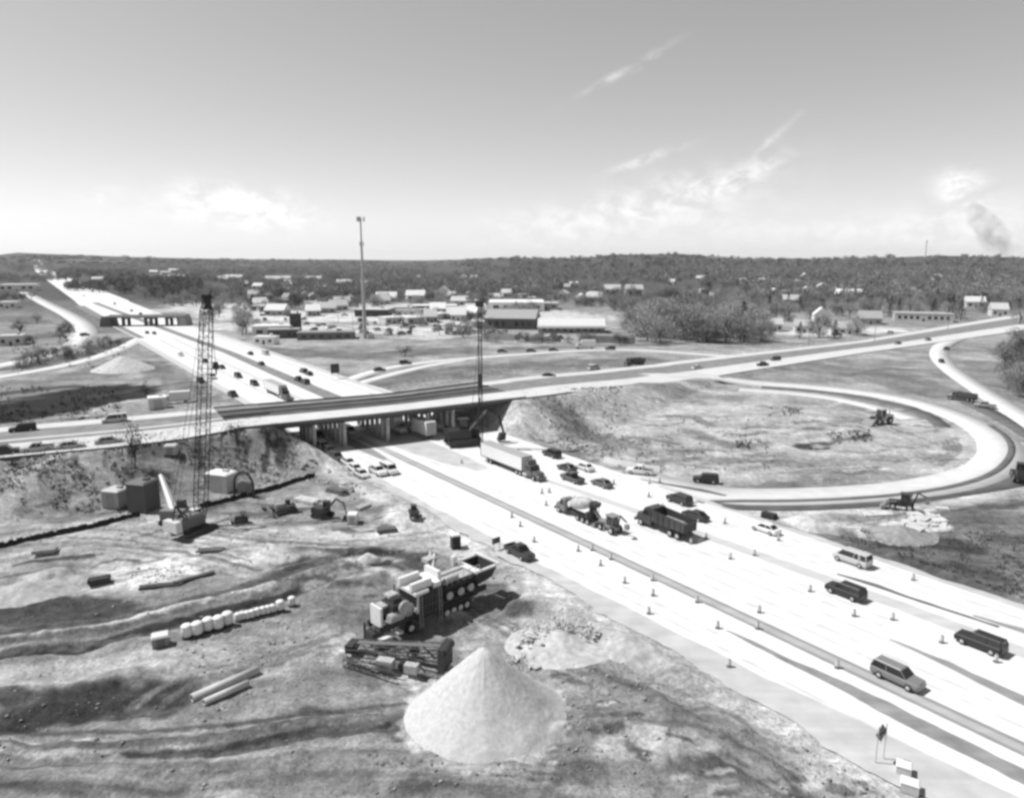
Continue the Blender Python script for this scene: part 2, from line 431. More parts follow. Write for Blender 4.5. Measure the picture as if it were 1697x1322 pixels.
# loop island
S([(880,700),(1100,700),(1300,700),(1500,730)], 54, .29, .75, 8)
S([(870,690),(960,720),(1040,740)], 9, .15, .8, 4)
S([(1090,690),(1150,690),(1180,705)], 3, .16, .7, 1.5)
S([(1150,715),(1190,735),(1230,740)], 5, .15, .7, 2)
S([(1350,690),(1440,698)], 2, .17, .7, 1)
S([(1060,760),(1200,752),(1330,762)], 2, .42, .7, 1)
S([(1040,725),(1120,735)], 2.2, .14, .7, 1.2)
S([(860,720),(960,755),(1040,775)], 4, .17, .5, 2)
S([(1010,760),(1150,785),(1280,790)], 8, .26, .8, 3)
S([(1325,738),(1365,734)], 4.5, .06, .95, 1.6)
S([(1370,734),(1440,722)], 2.2, .10, .85, 1)
S([(1230,738),(1270,735)], 3.5, .13, .7, 1.6)
S([(1270,685),(1320,680)], 4, .15, .6, 2)
S([(1300,715),(1400,700),(1440,692)], 3, .17, .6, 2)
S([(1160,725),(1200,735)], 4, .17, .5, 2)
S([(1200,765),(1330,775),(1480,760)], 5, .2, .6, 2)
S([(960,650),(1100,645),(1250,652)], 7, .31, .7, 3)
S([(940,668),(990,665),(1020,664)], 1.6, .09, .8, .7)
for k in range(4): S([(1560-k*9,770-k*3),(1592-k*8,745),(1585-k*8,722+k*2)], .9, .15, .7, .5)
S([(1540,748),(1560,745)], 3, .42, .7, 1.4)
# beyond the highway on the right
S([(1480,940),(1600,900),(1760,900)], 26, .15, .85, 6)
S([(1470,895),(1530,890),(1600,905)], 5, .07, .85, 2)
S([(1500,930),(1580,940),(1640,955)], 4, .08, .8, 1.6)
S([(1640,885),(1700,890)], 3, .09, .7, 1.4)
S([(1400,905),(1500,935),(1640,985)], 3.4, .11, .75, 1.8)
S([(1500,880),(1560,865),(1640,860)], 5, .13, .6, 2)
S([(1260,850),(1330,862),(1400,870)], 5.5, .40, .85, 2.4)
S([(1440,880),(1490,872),(1540,868)], 5, .46, .85, 2)
S([(1300,848),(1500,845),(1600,828),(1730,790)], 3, .40, .8, 1.5)
S([(1600,845),(1700,835)], 3, .10, .8, 1.2)
S([(1300,600),(1450,620),(1560,650)], 24, .18, .8, 6)
S([(1400,622),(1460,612),(1500,612)], 5, .13, .7, 2.5)
S([(1620,600),(1660,630),(1700,660)], 18, .20, .85, 5)
S([(1240,612),(1300,615)], 3, .3, .5, 2)
# grass between exit ramp and crossroad
S([(620,632),(800,610),(950,602),(1060,598)], 24, .165, .95, 4)
S([(430,580),(600,590),(750,580)], 24, .155, .9, 5)
S([(850,577),(1000,572),(1100,572)], 10, .15, .85, 4)
# left middle
S([(-160,708),(0,684),(80,668),(170,652)], 34, .04, .97, 4)
S([(-160,690),(-40,672),(60,660)], 3, .10, .8, 1.2)
S([(150,658),(230,642),(330,632)], 4, .09, .8, 2)
S([(-80,660),(0,652),(120,640)], 7, .06, .8, 3)
S([(-80,640),(60,632),(170,622)], 13, .19, .9, 3)
S([(140,618),(205,600),(260,612)], 16, .17, .85, 4)
S([(250,600),(300,640),(330,660)], 10, .16, .7, 4)
S([(130,690),(190,668),(230,660)], 2.6, .33, .8, 1.4)
S([(-60,615),(60,605),(150,585),(215,560)], 10, .10, .8, 3)
S([(115,552),(137,562)], 11, .5, .9, 3)
S([(0,580),(30,560)], 20, .24, .8, 6)
S([(60,560),(110,548)], 16, .10, .7, 6)
S([(60,535),(20,525)], 24, .14, .85, 8)
S([(90,500),(130,520),(185,548)], 34, .16, .9, 6)
S([(20,500),(60,495)], 30, .15, .8, 8)
# erosion streaks down the embankment faces
for k in range(34):
    u = 250+k*7+_e.uniform(-4, 4); v = 742-(u-250)*.06+_e.uniform(-4, 6); S([(u,v),(u-6+_e.uniform(-5,5),v+26),(u-14+_e.uniform(-8,8),v+_e.uniform(40,62))], _e.uniform(.5,1.2), _e.choice([.07,.09,.22]), .75, .5)
for k in range(30):
    u = -20+k*8.5+_e.uniform(-4, 4); v = 772-(u)*.06+_e.uniform(-4, 6); S([(u,v),(u-6+_e.uniform(-5,5),v+22),(u-12+_e.uniform(-8,8),v+_e.uniform(34,56))], _e.uniform(.5,1.2), _e.choice([.07,.09,.22]), .7, .5)
for k in range(60):
    u = _e.uniform(20, 640); v = _e.uniform(850, 1000); du = _e.uniform(20, 60); S([(u,v),(u+du,v-du*_e.uniform(.1,.35)),(u+du*2,v-du*_e.uniform(.1,.6))], _e.uniform(.3,1.0), _e.choice([.07,.10,.25,.36]), .7, .4)
for k in range(70):
    u = _e.uniform(880, 1560); v = _e.uniform(665, 790); du = _e.uniform(15, 50); S([(u,v),(u+du,v+_e.uniform(-4,4)),(u+du*2,v+_e.uniform(-8,8))], _e.uniform(.6,2.2), _e.choice([.10,.13,.24,.36]), .65, .8)
for k in range(46):
    u = _e.uniform(900, 1500); v = 1090+(u-900)*.42+_e.uniform(-10, 110); du = _e.uniform(10, 40); S([(u,v),(u+du,v+du*_e.uniform(-.2,.5))], _e.uniform(.4,1.3), _e.choice([.08,.10,.14,.34]), .7, .5)
# lots in the middle distance
S([(390,540),(520,545),(640,545),(760,550)], 46, .37, .9, 8)
S([(420,522),(520,525),(640,525),(780,530)], 80, .38, .85, 14)
S([(600,508),(760,510),(900,525)], 90, .33, .85, 20)
S([(480,530),(600,545),(760,540)], 5, .2, .8, 2)
S([(640,548),(760,552),(860,556)], 4, .24, .7, 2)
S([(520,512),(640,514),(700,520)], 14, .22, .7, 5)
S([(700,560),(800,552),(900,556)], 14, .36, .8, 6)
S([(1330,552),(1400,550),(1470,545)], 26, .40, .85, 8)
S([(1200,575),(1300,572),(1400,562)], 10, .22, .9, 3)
S([(330,505),(390,515),(430,520)], 60, .40, .8, 14)
S([(250,515),(320,512)], 40, .30, .7, 12)
pc_ = P(803, 1188); strokes.append((np.array([[pc_[0]+7.4*math.cos(a), pc_[1]+.4+7.4*math.sin(a)] for a in np.linspace(0, 6.3, 26)]), .7, .46, .85, .9))
S([(60,436),(130,436),(210,437)], 180, .40, .8, 90)
S([(300,437),(420,437)], 150, .34, .7, 90)
S([(430,466),(470,464)], 60, .42, .7, 30)
S([(1160,430),(1190,432)], 60, .35, .6, 40)
# wheel tracks of the site traffic
_tr = random.Random(3)
def tracks(l, n, spread, g0, g1, a=.6):
    for k in range(n):
        du = _tr.gauss(0, spread*2.2); dv_ = _tr.gauss(0, spread); c = smooth_line(W([(u+du+_tr.gauss(0, spread), v+dv_+_tr.gauss(0, spread*.4)) for u, v in l]), 14, 2)
        d = np.gradient(c, axis=0); d /= np.hypot(*d.T)[:, None]; nn = np.stack([-d[:, 1], d[:, 0]], -1)
        for s in (-1.0, 1.0): strokes.append((c+nn*s, .34, _tr.uniform(g0, g1), min(1, a*1.45)*_tr.uniform(.6, 1), .3))
tracks([(-60,1075),(200,1045),(430,985),(600,930)], 4, 7, .10, .16)
tracks([(-60,1240),(200,1250),(420,1225),(640,1190)], 5, 9, .10, .17)
tracks([(-60,1260),(250,1285),(600,1250),(900,1290)], 4, 12, .12, .38)
tracks([(330,880),(480,900),(640,890),(720,880)], 4, 6, .15, .45)
tracks([(-40,910),(150,895),(300,905),(420,940)], 5, 8, .12, .42)
tracks([(640,960),(760,1010),(900,1090),(1100,1190),(1300,1300)], 4, 10, .12, .36)
tracks([(880,1230),(1000,1180),(1150,1190),(1300,1260)], 4, 10, .12, .38)
tracks([(440,1080),(520,1050),(600,1080),(640,1140)], 3, 8, .12, .34)
tracks([(230,1180),(330,1130),(450,1100),(560,1060)], 3, 8, .12, .32)
tracks([(880,710),(1100,770),(1350,770),(1560,760)], 5, 6, .15, .42)
tracks([(1150,670),(1350,680),(1480,710),(1560,740)], 4, 6, .16, .42)
tracks([(500,745),(600,800),(690,850)], 4, 5, .16, .45)
tracks([(1250,848),(1400,860),(1600,830),(1760,800)], 3, 6, .15, .45)
tracks([(620,640),(800,612),(1000,600)], 3, 5, .13, .26)
def tone(x, y):
    r = np.hypot(x, y)
    t = BASE*(1+.55*fbm(x, y, 26, 3, 60)+.45*fbm(x, y, 7.5, 3, 61)*(r < 420)+.35*fbm(x, y, 2.4, 3, 62)*(r < 200))
    fw = sst(480, 900, r); t = t*(1-fw)+.105*fw
    for pts, hw, g, a, so in strokes:
        c = pts.mean(0); ext = np.max(np.hypot(*(pts-c).T))+hw+so*2.5
        m = np.hypot(x-c[0], y-c[1]) < ext
        if not m.any(): continue
        xs, ys = x[m], y[m]
        d, par, side = seg_dist(xs, ys, pts)
        d = d+1.4*so*fbm(xs, ys, max(2.2*so, .8), 4, 77)+.25*so*np.sin(par*9+side)
        al = a*(1-sst(hw-so*.5, hw+so*.5, d))
        t[m] = t[m]*(1-al)+g*al
    # streaky soil along the haul roads
    t = t*(1+.22*fbm(x*.83+y*.56, (y*.83-x*.56)*6, 6, 3, 90)*(r < 260))
    t = .255*np.power(np.maximum(t, .02)/.255, 1.3)*1.2; t = np.where(t > .42, .42+(t-.42)*.5, t)
    return np.clip(t, .03, .66)
exec_ground = True
nr, na = 660, 820
th = np.concatenate([np.linspace(R(77), R(42), 30)[:-1], np.linspace(R(42), R(1.0), 500), np.geomspace(R(.96), R(.2), 130)])
rad = H/np.tan(th)
half = R(47)
azs = np.concatenate([np.linspace(-R(80), -half, 20)[:-1], np.linspace(-half, half, na), np.linspace(half, R(80), 20)[1:]])
RR, AZ = np.meshgrid(rad, azs, indexing='ij')
GX = RR*np.sin(AZ); GY = RR*np.cos(AZ)
# mounds of soil in the work site (px, radius, height, stretch, angle)
for u, v, mr, mh, ex, an in [(610,955,4.5,1.0,1.8,.5),(560,925,4,.8,2,.5),(690,925,4,.8,1.5,.2),(90,955,3.2,1.2,1.6,.4),(880,1010,3.2,.9,1.5,-.5),(980,1000,2.4,.9,1.6,-.9),(1045,1075,2.6,1.0,1.8,-.9),(1120,1110,2.6,.7,2,-.9),
    (1200,1200,3.2,.8,1.6,-.8),(540,840,3.2,.8,1.6,.5),(600,830,3.0,.9,1.5,.2),(660,860,2.2,.9,1.5,.1),(780,895,2,.5,1.5,.1),(200,1130,3,.4,2.2,.5),(740,1020,2,.5,1.5,.4),(1330,862,3,.9,1.6,0),(1490,880,3.2,1.2,1.5,.1),
    (930,715,4,1.1,1.5,.2),(990,740,4,.9,1.5,0),(1250,700,5,.7,1.6,0),(1180,735,4,.8,1.5,.1),(1345,738,3,.7,2,.1),(850,700,4,2.0,1.2,.4),(745,690,2.5,2.0,1.2,.5)]:
    w = P(u, v); mounds.append((w[0], w[1], mr, mh, ex, an))
ridge([(-100,1078),(0,1066),(150,1048),(300,1012),(430,982),(540,950),(620,925)], 3.0, 1.0)
ridge([(-100,1102),(0,1090),(150,1070),(300,1034),(440,1000),(560,962),(640,934)], 3.0, -.8)
ridge([(470,935),(570,918),(660,905)], 6, -1.3)
ridge([(440,955),(520,935),(600,925)], 4, .7)
ridge([(560,975),(640,960),(700,965)], 4, .9)
ridge([(-80,1225),(120,1238),(300,1232),(460,1205),(620,1190)], 2.2, .45)
ridge([(-80,1250),(120,1260),(300,1252),(480,1224),(640,1206)], 1.8, -.45)
ridge([(690,848),(740,862),(800,878)], 3.5, .9)
ridge([(860,985),(930,1010),(1000,1045)], 4, 1.1)
ridge([(990,1125),(1090,1170),(1200,1235),(1300,1290)], 3.4, .8)
ridge([(1050,1110),(1150,1150),(1260,1215)], 2.6, -.6)
ridge([(930,1215),(1010,1200),(1100,1215)], 2.6, .6)
ridge([(-60,870),(0,858),(110,812),(215,774)], 6, 1.5)
ridge([(-60,1170),(80,1150),(200,1130),(330,1100)], 5, .7)
ridge([(40,1195),(180,1178),(300,1165)], 4, -.7)
ridge([(330,905),(430,915),(520,905)], 4, .5)
ridge([(0,930),(120,915),(240,898)], 3, -.6)
ridge([(1380,900),(1500,925),(1640,975)], 4, 1.0)
ridge([(1240,858),(1330,870),(1430,884)], 4, .9)
GZ = terrain(GX, GY); GT = tone(GX.ravel(), GY.ravel())
V = np.stack([GX.ravel(), GY.ravel(), GZ.ravel()], -1)
n0, n1 = GX.shape; idx = np.arange(n0*n1).reshape(n0, n1)
Q = np.stack([idx[:-1, :-1], idx[:-1, 1:], idx[1:, 1:], idx[1:, :-1]], -1).reshape(-1, 4)[:, ::-1]
gm = np_mesh('ground', V, Q, ground_mat())
gm.polygons.foreach_set('use_smooth', np.ones(len(gm.polygons), bool))
at = gm.attributes.new('tone', 'FLOAT', 'POINT'); at.data.foreach_set('value', GT.astype(np.float32))
g_o = bpy.data.objects.new('ground', gm); C.objects.link(g_o); tag(g_o, kind='structure')

def strip_mesh(name, A, B, m, thick=.0):
    A = np.asarray(A); B = np.asarray(B); n = len(A)
    V = np.concatenate([A, B]); T = np.array([[i, n+i, n+i+1, i+1] for i in range(n-1)])
    # make it face up
    p = V[T[0]]; nz = np.cross(p[1]-p[0], p[2]-p[0])[2]
    if nz < 0: T = T[:, ::-1]
    if thick:
        D_ = V.copy(); D_[:, 2] -= thick; V = np.concatenate([V, D_]); k = 2*n
        T = np.concatenate([T, [[i, i+1, k+i+1, k+i] for i in range(n-1)], [[n+i+1, n+i, k+n+i, k+n+i+1] for i in range(n-1)]])
    me = np_mesh(name, V, T, m)
    o = bpy.data.objects.new(name, me); C.objects.link(o); tag(o, kind='structure'); return o
for name, pl, width, m, lift, zs in PEND:
    d = np.gradient(pl[:, :2], axis=0); d /= np.hypot(*d.T)[:, None]; nn = np.stack([-d[:, 1], d[:, 0]], -1)
    wv = np.full(len(pl), width)
    wv = wv*(1+.06*fbm(pl[:, 0], pl[:, 1], 9, 2, 3))
    L_ = pl[:, :2]+nn*wv[:, None]/2; R_ = pl[:, :2]-nn*wv[:, None]/2
    zl = terrain(L_[:, 0], L_[:, 1]); zr = terrain(R_[:, 0], R_[:, 1]); zc = terrain(pl[:, 0], pl[:, 1])
    z = np.maximum(np.maximum(zl, zr), zc)
    z = np.convolve(np.pad(z, 4, mode='edge'), np.ones(9)/9, 'valid'); z = np.maximum(z, zc)+.09+lift
    strip_mesh(name, np.c_[L_, z], np.c_[R_, z], m, .6)
def qstrip(name, e, m, z, rag=(0, 0)):     # e: list of (s, q_left, q_right)
    e = np.asarray(e, float); s = np.linspace(e[0, 0], e[-1, 0], 80 if rag == (0, 0) else 420)
    ql = np.interp(s, e[:, 0], e[:, 1]); qr = np.interp(s, e[:, 0], e[:, 2])
    ql = ql+rag[0]*2*fbm(s, s*0+3, 5, 4, 51); qr = qr+rag[1]*2*fbm(s, s*0+9, 5, 4, 52)
    A = np.array([[*QS(a, b), z] for a, b in zip(ql, s)]); B = np.array([[*QS(a, b), z] for a, b in zip(qr, s)])
    return strip_mesh(name, A, B, m)
hwL = [[*QS(57.2, s), 0] for s in np.linspace(-30, 175, 60)]+[[*P(u, v), 0] for u, v in [(395,663),(225,560),(180,538),(128,503),(95,478),(68,458),(52,443)]]
hwR = [[*QS(98.7, s), 0] for s in np.linspace(-30, 175, 60)]+[[*P(u, v), 0] for u, v in [(640,645),(560,623),(350,549),(250,514),(165,480),(98,455),(66,443)]]
hwL = resample(hwL, 400); hwR = resample(hwR, 400)
_zz = np.maximum(np.maximum(far_h(hwL[:, 0], hwL[:, 1]), far_h(hwR[:, 0], hwR[:, 1])), far_h((hwL[:, 0]+hwR[:, 0])/2, (hwL[:, 1]+hwR[:, 1])/2))
_zz = np.where(hwL[:, 1] > 700, _zz+.8, np.maximum(_zz, 0)); hwL[:, 2] = _zz; hwR[:, 2] = _zz
strip_mesh('highway', hwL, hwR, M_ROAD)
Zr = .01
qstrip('worn_stripe', [(-30,68.0,70.3),(60,68.0,70.0),(140,67.4,69.4),(158,67.2,69.0)], M_STRIPE, Zr)
qstrip('worn_stripe', [(-30,68.0,68.55),(60,68.0,68.5),(140,67.4,67.9)], M_STRIPE2, Zr*1.8)
qstrip('worn_stripe', [(-30,69.7,70.3),(60,69.5,70.0),(140,68.9,69.4)], M_STRIPE2, Zr*1.8)
qstrip('grey_lane', [(-30,85.6,88.6),(40,85.9,88.4),(75,84.6,86.6),(96,83.6,85.4),(112,82.4,83.2)], M_GREY, Zr)
qstrip('gravel_strip', [(-30,64.2,66.6),(18,64.0,66.4),(30,64.3,66.2),(38,64.5,65.7),(48,64.6,64.9)], M_GRAV, Zr*1.3, (.45, .45))
qstrip('grey_wedge', [(-30,74.6,78.6),(22,76.2,78.2),(30,77.6,78.5),(36,78.0,78.2)], M_STRIPE2, Zr, (.3, .5))
qstrip('asphalt_wedge', [(30,91.0,91.4),(36,90.3,90.9),(44,89.7,90.7),(49,89.2,89.7)], M_ASPH, Zr, (.15, .35))
qstrip('asphalt_wedge', [(-20,90.4,94.6),(20,91.0,94.0),(28,91.8,93.1),(33,91.6,92.0)], M_STRIPE2, Zr*1.5)
qstrip('asphalt_wedge', [(79,103.8,104.6),(84,102.2,103.8),(90,100.0,101.0),(95,98.6,98.9)], M_ASPH, .05)
qstrip('soil_strip', [(118,76.2,79.4),(128,73.4,80.0),(142,71.6,80.2),(165,71.0,80.5)], M_PALE, Zr)
qstrip('grey_wedge', [(132,64.6,65.2),(145,63.6,66.4),(165,63.0,67.0)], M_STRIPE2, Zr*1.4)
qstrip('pale_shoulder', [(-30,56.0,63.6),(15,56.0,62.5),(40,56.0,60.2),(75,56.2,58.8),(150,56.4,57.8)], M_PALE, Zr, (1.5, .35))
qstrip('pale_shoulder', [(-30,98.4,99.8),(60,98.2,99.6),(90,98.2,99.2)], M_PALE, Zr, (.3, .9))
qstrip('grey_median', [(200,80.0,85.5),(260,81.5,86.6),(340,84.0,88.6),(560,82.0,87.0),(700,81,86),(900,80,86)], M_MED, .02)
qstrip('grey_lane', [(430,63,66.5),(560,62,67),(760,62,70)], M_MED, .02)
qstrip('grey_lane', [(200,98.5,101),(400,101,104.5),(640,102.5,106)], M_GREY, .02)
qstrip('grey_lane', [(200,57.5,60),(420,59.5,63)], M_GREY, .02)
for qa, sa in ((61.0,-30),(63.0,48),(72.2,-30),(74.4,-30),(80.2,38),(82.3,38),(90.0,52),(92.0,40),(95.2,-30),(97.0,-30)):
    qstrip('wheel_path', [(sa,qa,qa+.55),(60,qa,qa+.5),(150,qa-.4,qa+.1)], M_WORN, Zr*.8)
for qa in (61.2, 77.6, 93.1):
    qstrip('pavement_joint', [(-30,qa,qa+.22),(100,qa,qa+.2)], M_GREY, Zr*.6)
for q0, q1 in ((66.6, 67.3), (73.2, 74.2), (94.5, 95.2)):
    qstrip('pavement_joint', [(190,q0,q1),(420,q0+4,q1+4.6)], M_GREY, .025)

def xs(f): return EF*(1-f)+EN*f
def crossroad_strip(name, f0, f1, m, dz, sel):
    A = xs(f0)[sel].copy(); B = xs(f1)[sel].copy(); A[:, 2] += dz; B[:, 2] += dz
    return strip_mesh(name, A, B, m)
qc = CC[:, :2]@NQ
left_sel = np.nonzero(qc < 50)[0]; right_sel = np.nonzero(qc > 109)[0]
for sel in (left_sel, right_sel):
    crossroad_strip('crossroad', 0, .18, M_ROAD2, .0, sel)
    crossroad_strip('median', .185, .6, M_MED, -.01, sel)
    crossroad_strip('crossroad', .605, 1, M_ROAD2, .0, sel)
crossroad_strip('median_kerb', .47, .52, M_ROAD2, .02, left_sel)
# ------------------------------------------------------------------ vehicles
import bmesh
def clean(me):
    bm = bmesh.new(); bm.from_mesh(me); bmesh.ops.recalc_face_normals(bm, faces=bm.faces); bm.to_mesh(me); bm.free(); return me
def ring(x, zt, hw, zb):
    return [(x,-hw*.9,zb),(x,-hw,zb+.22),(x,-hw,zt-.13),(x,-hw*.9,zt),(x,hw*.9,zt),(x,hw,zt-.13),(x,hw,zb+.22),(x,hw*.9,zb)]
def wheel_meshes(r, wdt):
    t = MB(); t.lathe([(r*.62,-wdt/2),(r*.93,-wdt/2),(r,-wdt*.3),(r,wdt*.3),(r*.93,wdt/2),(r*.62,wdt/2)], 16, axis='y')
    k = MB(); k.lathe([(r*.2,-wdt*.53),(r*.55,-wdt*.5),(r*.6,-wdt*.4),(r*.6,wdt*.4),(r*.55,wdt*.5),(r*.2,wdt*.53)], 12, axis='y')
    return clean(t.mesh('wheel', TYRE, True)), clean(k.mesh('rim', RIM, True))
WH = {r: wheel_meshes(r, w_) for r, w_ in ((.34,.24),(.38,.27),(.52,.34),(.8,.5),(.62,.42))}
def car_kind(kind):
    """parts: (name, mesh, painted, location, children)"""
    out = []
    b = MB()
    if kind == 'sedan':
        b.loft([ring(2.38,.62,.72,.3),ring(2.2,.74,.84,.25),(ring(1.05,.9,.9,.24)),ring(-1.7,.95,.9,.24),ring(-2.25,.9,.85,.28),ring(-2.4,.68,.76,.34)])
        gb, gt, z0, z1, w0, w1 = (1.15,-1.85), (.35,-1.1), .9, 1.42, .82, .62; wx = 1.42; wr = .34
    elif kind == 'suv':
        b.loft([ring(2.4,.78,.78,.36),ring(2.25,.98,.9,.3),ring(1.1,1.08,.95,.28),ring(-2.2,1.1,.95,.28),ring(-2.42,1.02,.9,.34),ring(-2.48,.8,.84,.4)])
        gb, gt, z0, z1, w0, w1 = (1.15,-2.4), (.5,-2.15), 1.06, 1.74, .88, .7; wx = 1.45; wr = .38
    elif kind == 'van':
        b.loft([ring(2.5,.8,.8,.36),ring(2.3,1.0,.92,.3),ring(1.7,1.15,.97,.28),ring(-2.4,1.2,.97,.28),ring(-2.5,1.15,.95,.34)])
        gb, gt, z0, z1, w0, w1 = (1.75,-2.47), (1.0,-2.35), 1.14, 1.95, .93, .8; wx = 1.6; wr = .36+.02
    elif kind == 'pickup':
        b.loft([ring(2.7,.82,.8,.4),ring(2.55,1.0,.92,.34),ring(1.3,1.1,.96,.32),ring(-.75,1.1,.96,.32),ring(-.76,.72,.96,.32),ring(-2.65,.72,.96,.36),ring(-2.72,.7,.9,.42)])
        gb, gt, z0, z1, w0, w1 = (1.3,-.72), (.6,-.6), 1.08, 1.76, .88, .7; wx = 1.65; wr = .38
    out.append(['body', clean(b.mesh('body', paint(.3))), True, None, []])
    g = MB(); x0, x1 = gb; t0, t1 = gt
    g.hexa([(x1,-w0,z0),(x0,-w0,z0),(x0,w0,z0),(x1,w0,z0)], [(t1,-w1,z1),(t0,-w1,z1),(t0,w1,z1),(t1,w1,z1)])
    out.append(['windows', clean(g.mesh('windows', GLASS)), False, None, []])
    r = MB(); e = .025
    r.hexa([(t1-.05,-w1-e,z1-.03),(t0+.05,-w1-e,z1-.03),(t0+.05,w1+e,z1-.03),(t1-.05,w1+e,z1-.03)], [(t1+.06,-w1+.08,z1+.05),(t0-.08,-w1+.08,z1+.05),(t0-.08,w1-.08,z1+.05),(t1+.06,w1-.08,z1+.05)])
    for s in (-1, 1):
        r.tube((x0,s*w0,z0),(t0,s*(w1+.01),z1),.045,.04,4); r.tube((x1,s*w0,z0),(t1,s*(w1+.01),z1),.07,.06,4)
        m0 = .45; r.tube((x0*m0+x1*(1-m0),s*(w0+.005),z0),(t0*m0+t1*(1-m0),s*(w1+.01),z1),.05,.045,4)
        if kind == 'van': r.tube((x1+.95,s*(w0+.005),z0),(t1+.95,s*(w1+.01),z1),.16,.15,4)
    out.append(['roof', clean(r.mesh('roof', paint(.3))), True, None, []])
    hx = b.v[0][0]; hz = z0-.32; hy = .62
    for s in (-1, 1):
        k = MB(); k.box(hx-.16, s*hy, hz, .22, .32, .14); out.append(['headlight', k.mesh('headlight', LIGHT), False, None, []])
        k = MB(); bx = b.v[-1][0]; k.box(bx+.12, s*.7, hz+.02, .14, .22, .18); out.append(['taillight', k.mesh('taillight', mat('tail_lens', .12, .3)), False, None, []])
    if kind == 'pickup':
        k = MB(); k.box(-1.7,-.93,.72,1.85,.06,.36); k.box(-1.7,.93,.72,1.85,.06,.36); k.box(-2.66,0,.72,.06,1.8,.36)
        out.append(['cargo_bed', k.mesh('cargo_bed', paint(.3)), True, None, []])
        k = MB(); k.box(-1.7,0,.725,1.8,1.78,.03); out.append(['bed_liner', k.mesh('bed_liner', STEELD), False, None, []])
    for sx_ in (wx, -wx):
        for s in (-1, 1):
            out.append(['wheel', WH[wr][0], False, (sx_, s*(.84 if kind == 'sedan' else .87), wr), [('rim', WH[wr][1])]])
    return out
def wheels(out, xs_, hy, r, dual=False):
    for x in xs_:
        for s in (-1, 1): out.append(['wheel', WH[r][0], False, (x, s*hy, r), [('rim', WH[r][1])]])
def truck_cab(out, x, front, painted=True, conv=True):
    """conventional cab; x = back of the cab, front = nose"""
    k = MB(); L_ = front-x
    k.loft([ring(front,1.5,.7,.6),ring(front-.25,1.75,.9,.5),ring(x+L_*.55,1.85,1.0,.55),ring(x+L_*.52,1.9,1.18,.6),ring(x,1.9,1.18,.6)])
    out.append(['hood', clean(k.mesh('hood', paint(.3))), painted, None, []])
    k = MB(); a, c = x+L_*.52, x
    k.hexa([(c,-1.18,1.88),(a,-1.18,1.88),(a,1.18,1.88),(c,1.18,1.88)], [(c,-1.1,2.75),(a-.3,-1.1,2.75),(a-.3,1.1,2.75),(c,1.1,2.75)])
    out.append(['windows', clean(k.mesh('windows', GLASS)), False, None, []])
    k = MB(); k.box((a-.3+c)/2,0,2.75,a-.2-c,2.26,.14,0,.9)
    for s in (-1, 1):
        k.tube((a,s*1.17,1.9),(a-.3,s*1.1,2.76),.06,.06,4); k.box(c+.18,s*1.13,1.88,.36,.12,.9)
    out.append(['cab_roof', clean(k.mesh('cab_roof', paint(.3))), painted, None, []])
    k = MB(); k.box(front+.08,0,.5,.2,2.3,.42); out.append(['bumper', k.mesh('bumper', STEEL), False, None, []])
    for s in (-1, 1):
        k = MB(); k.box(front-.03,s*.82,1.0,.16,.3,.24); out.append(['headlight', k.mesh('headlight', LIGHT), False, None, []])
        k = MB(); k.tube((c-.12,s*1.0,1.2),(c-.12,s*1.0,3.3),.09,.09,8); out.append(['exhaust_stack', clean(k.mesh('exhaust_stack', STEEL)), False, None, []])
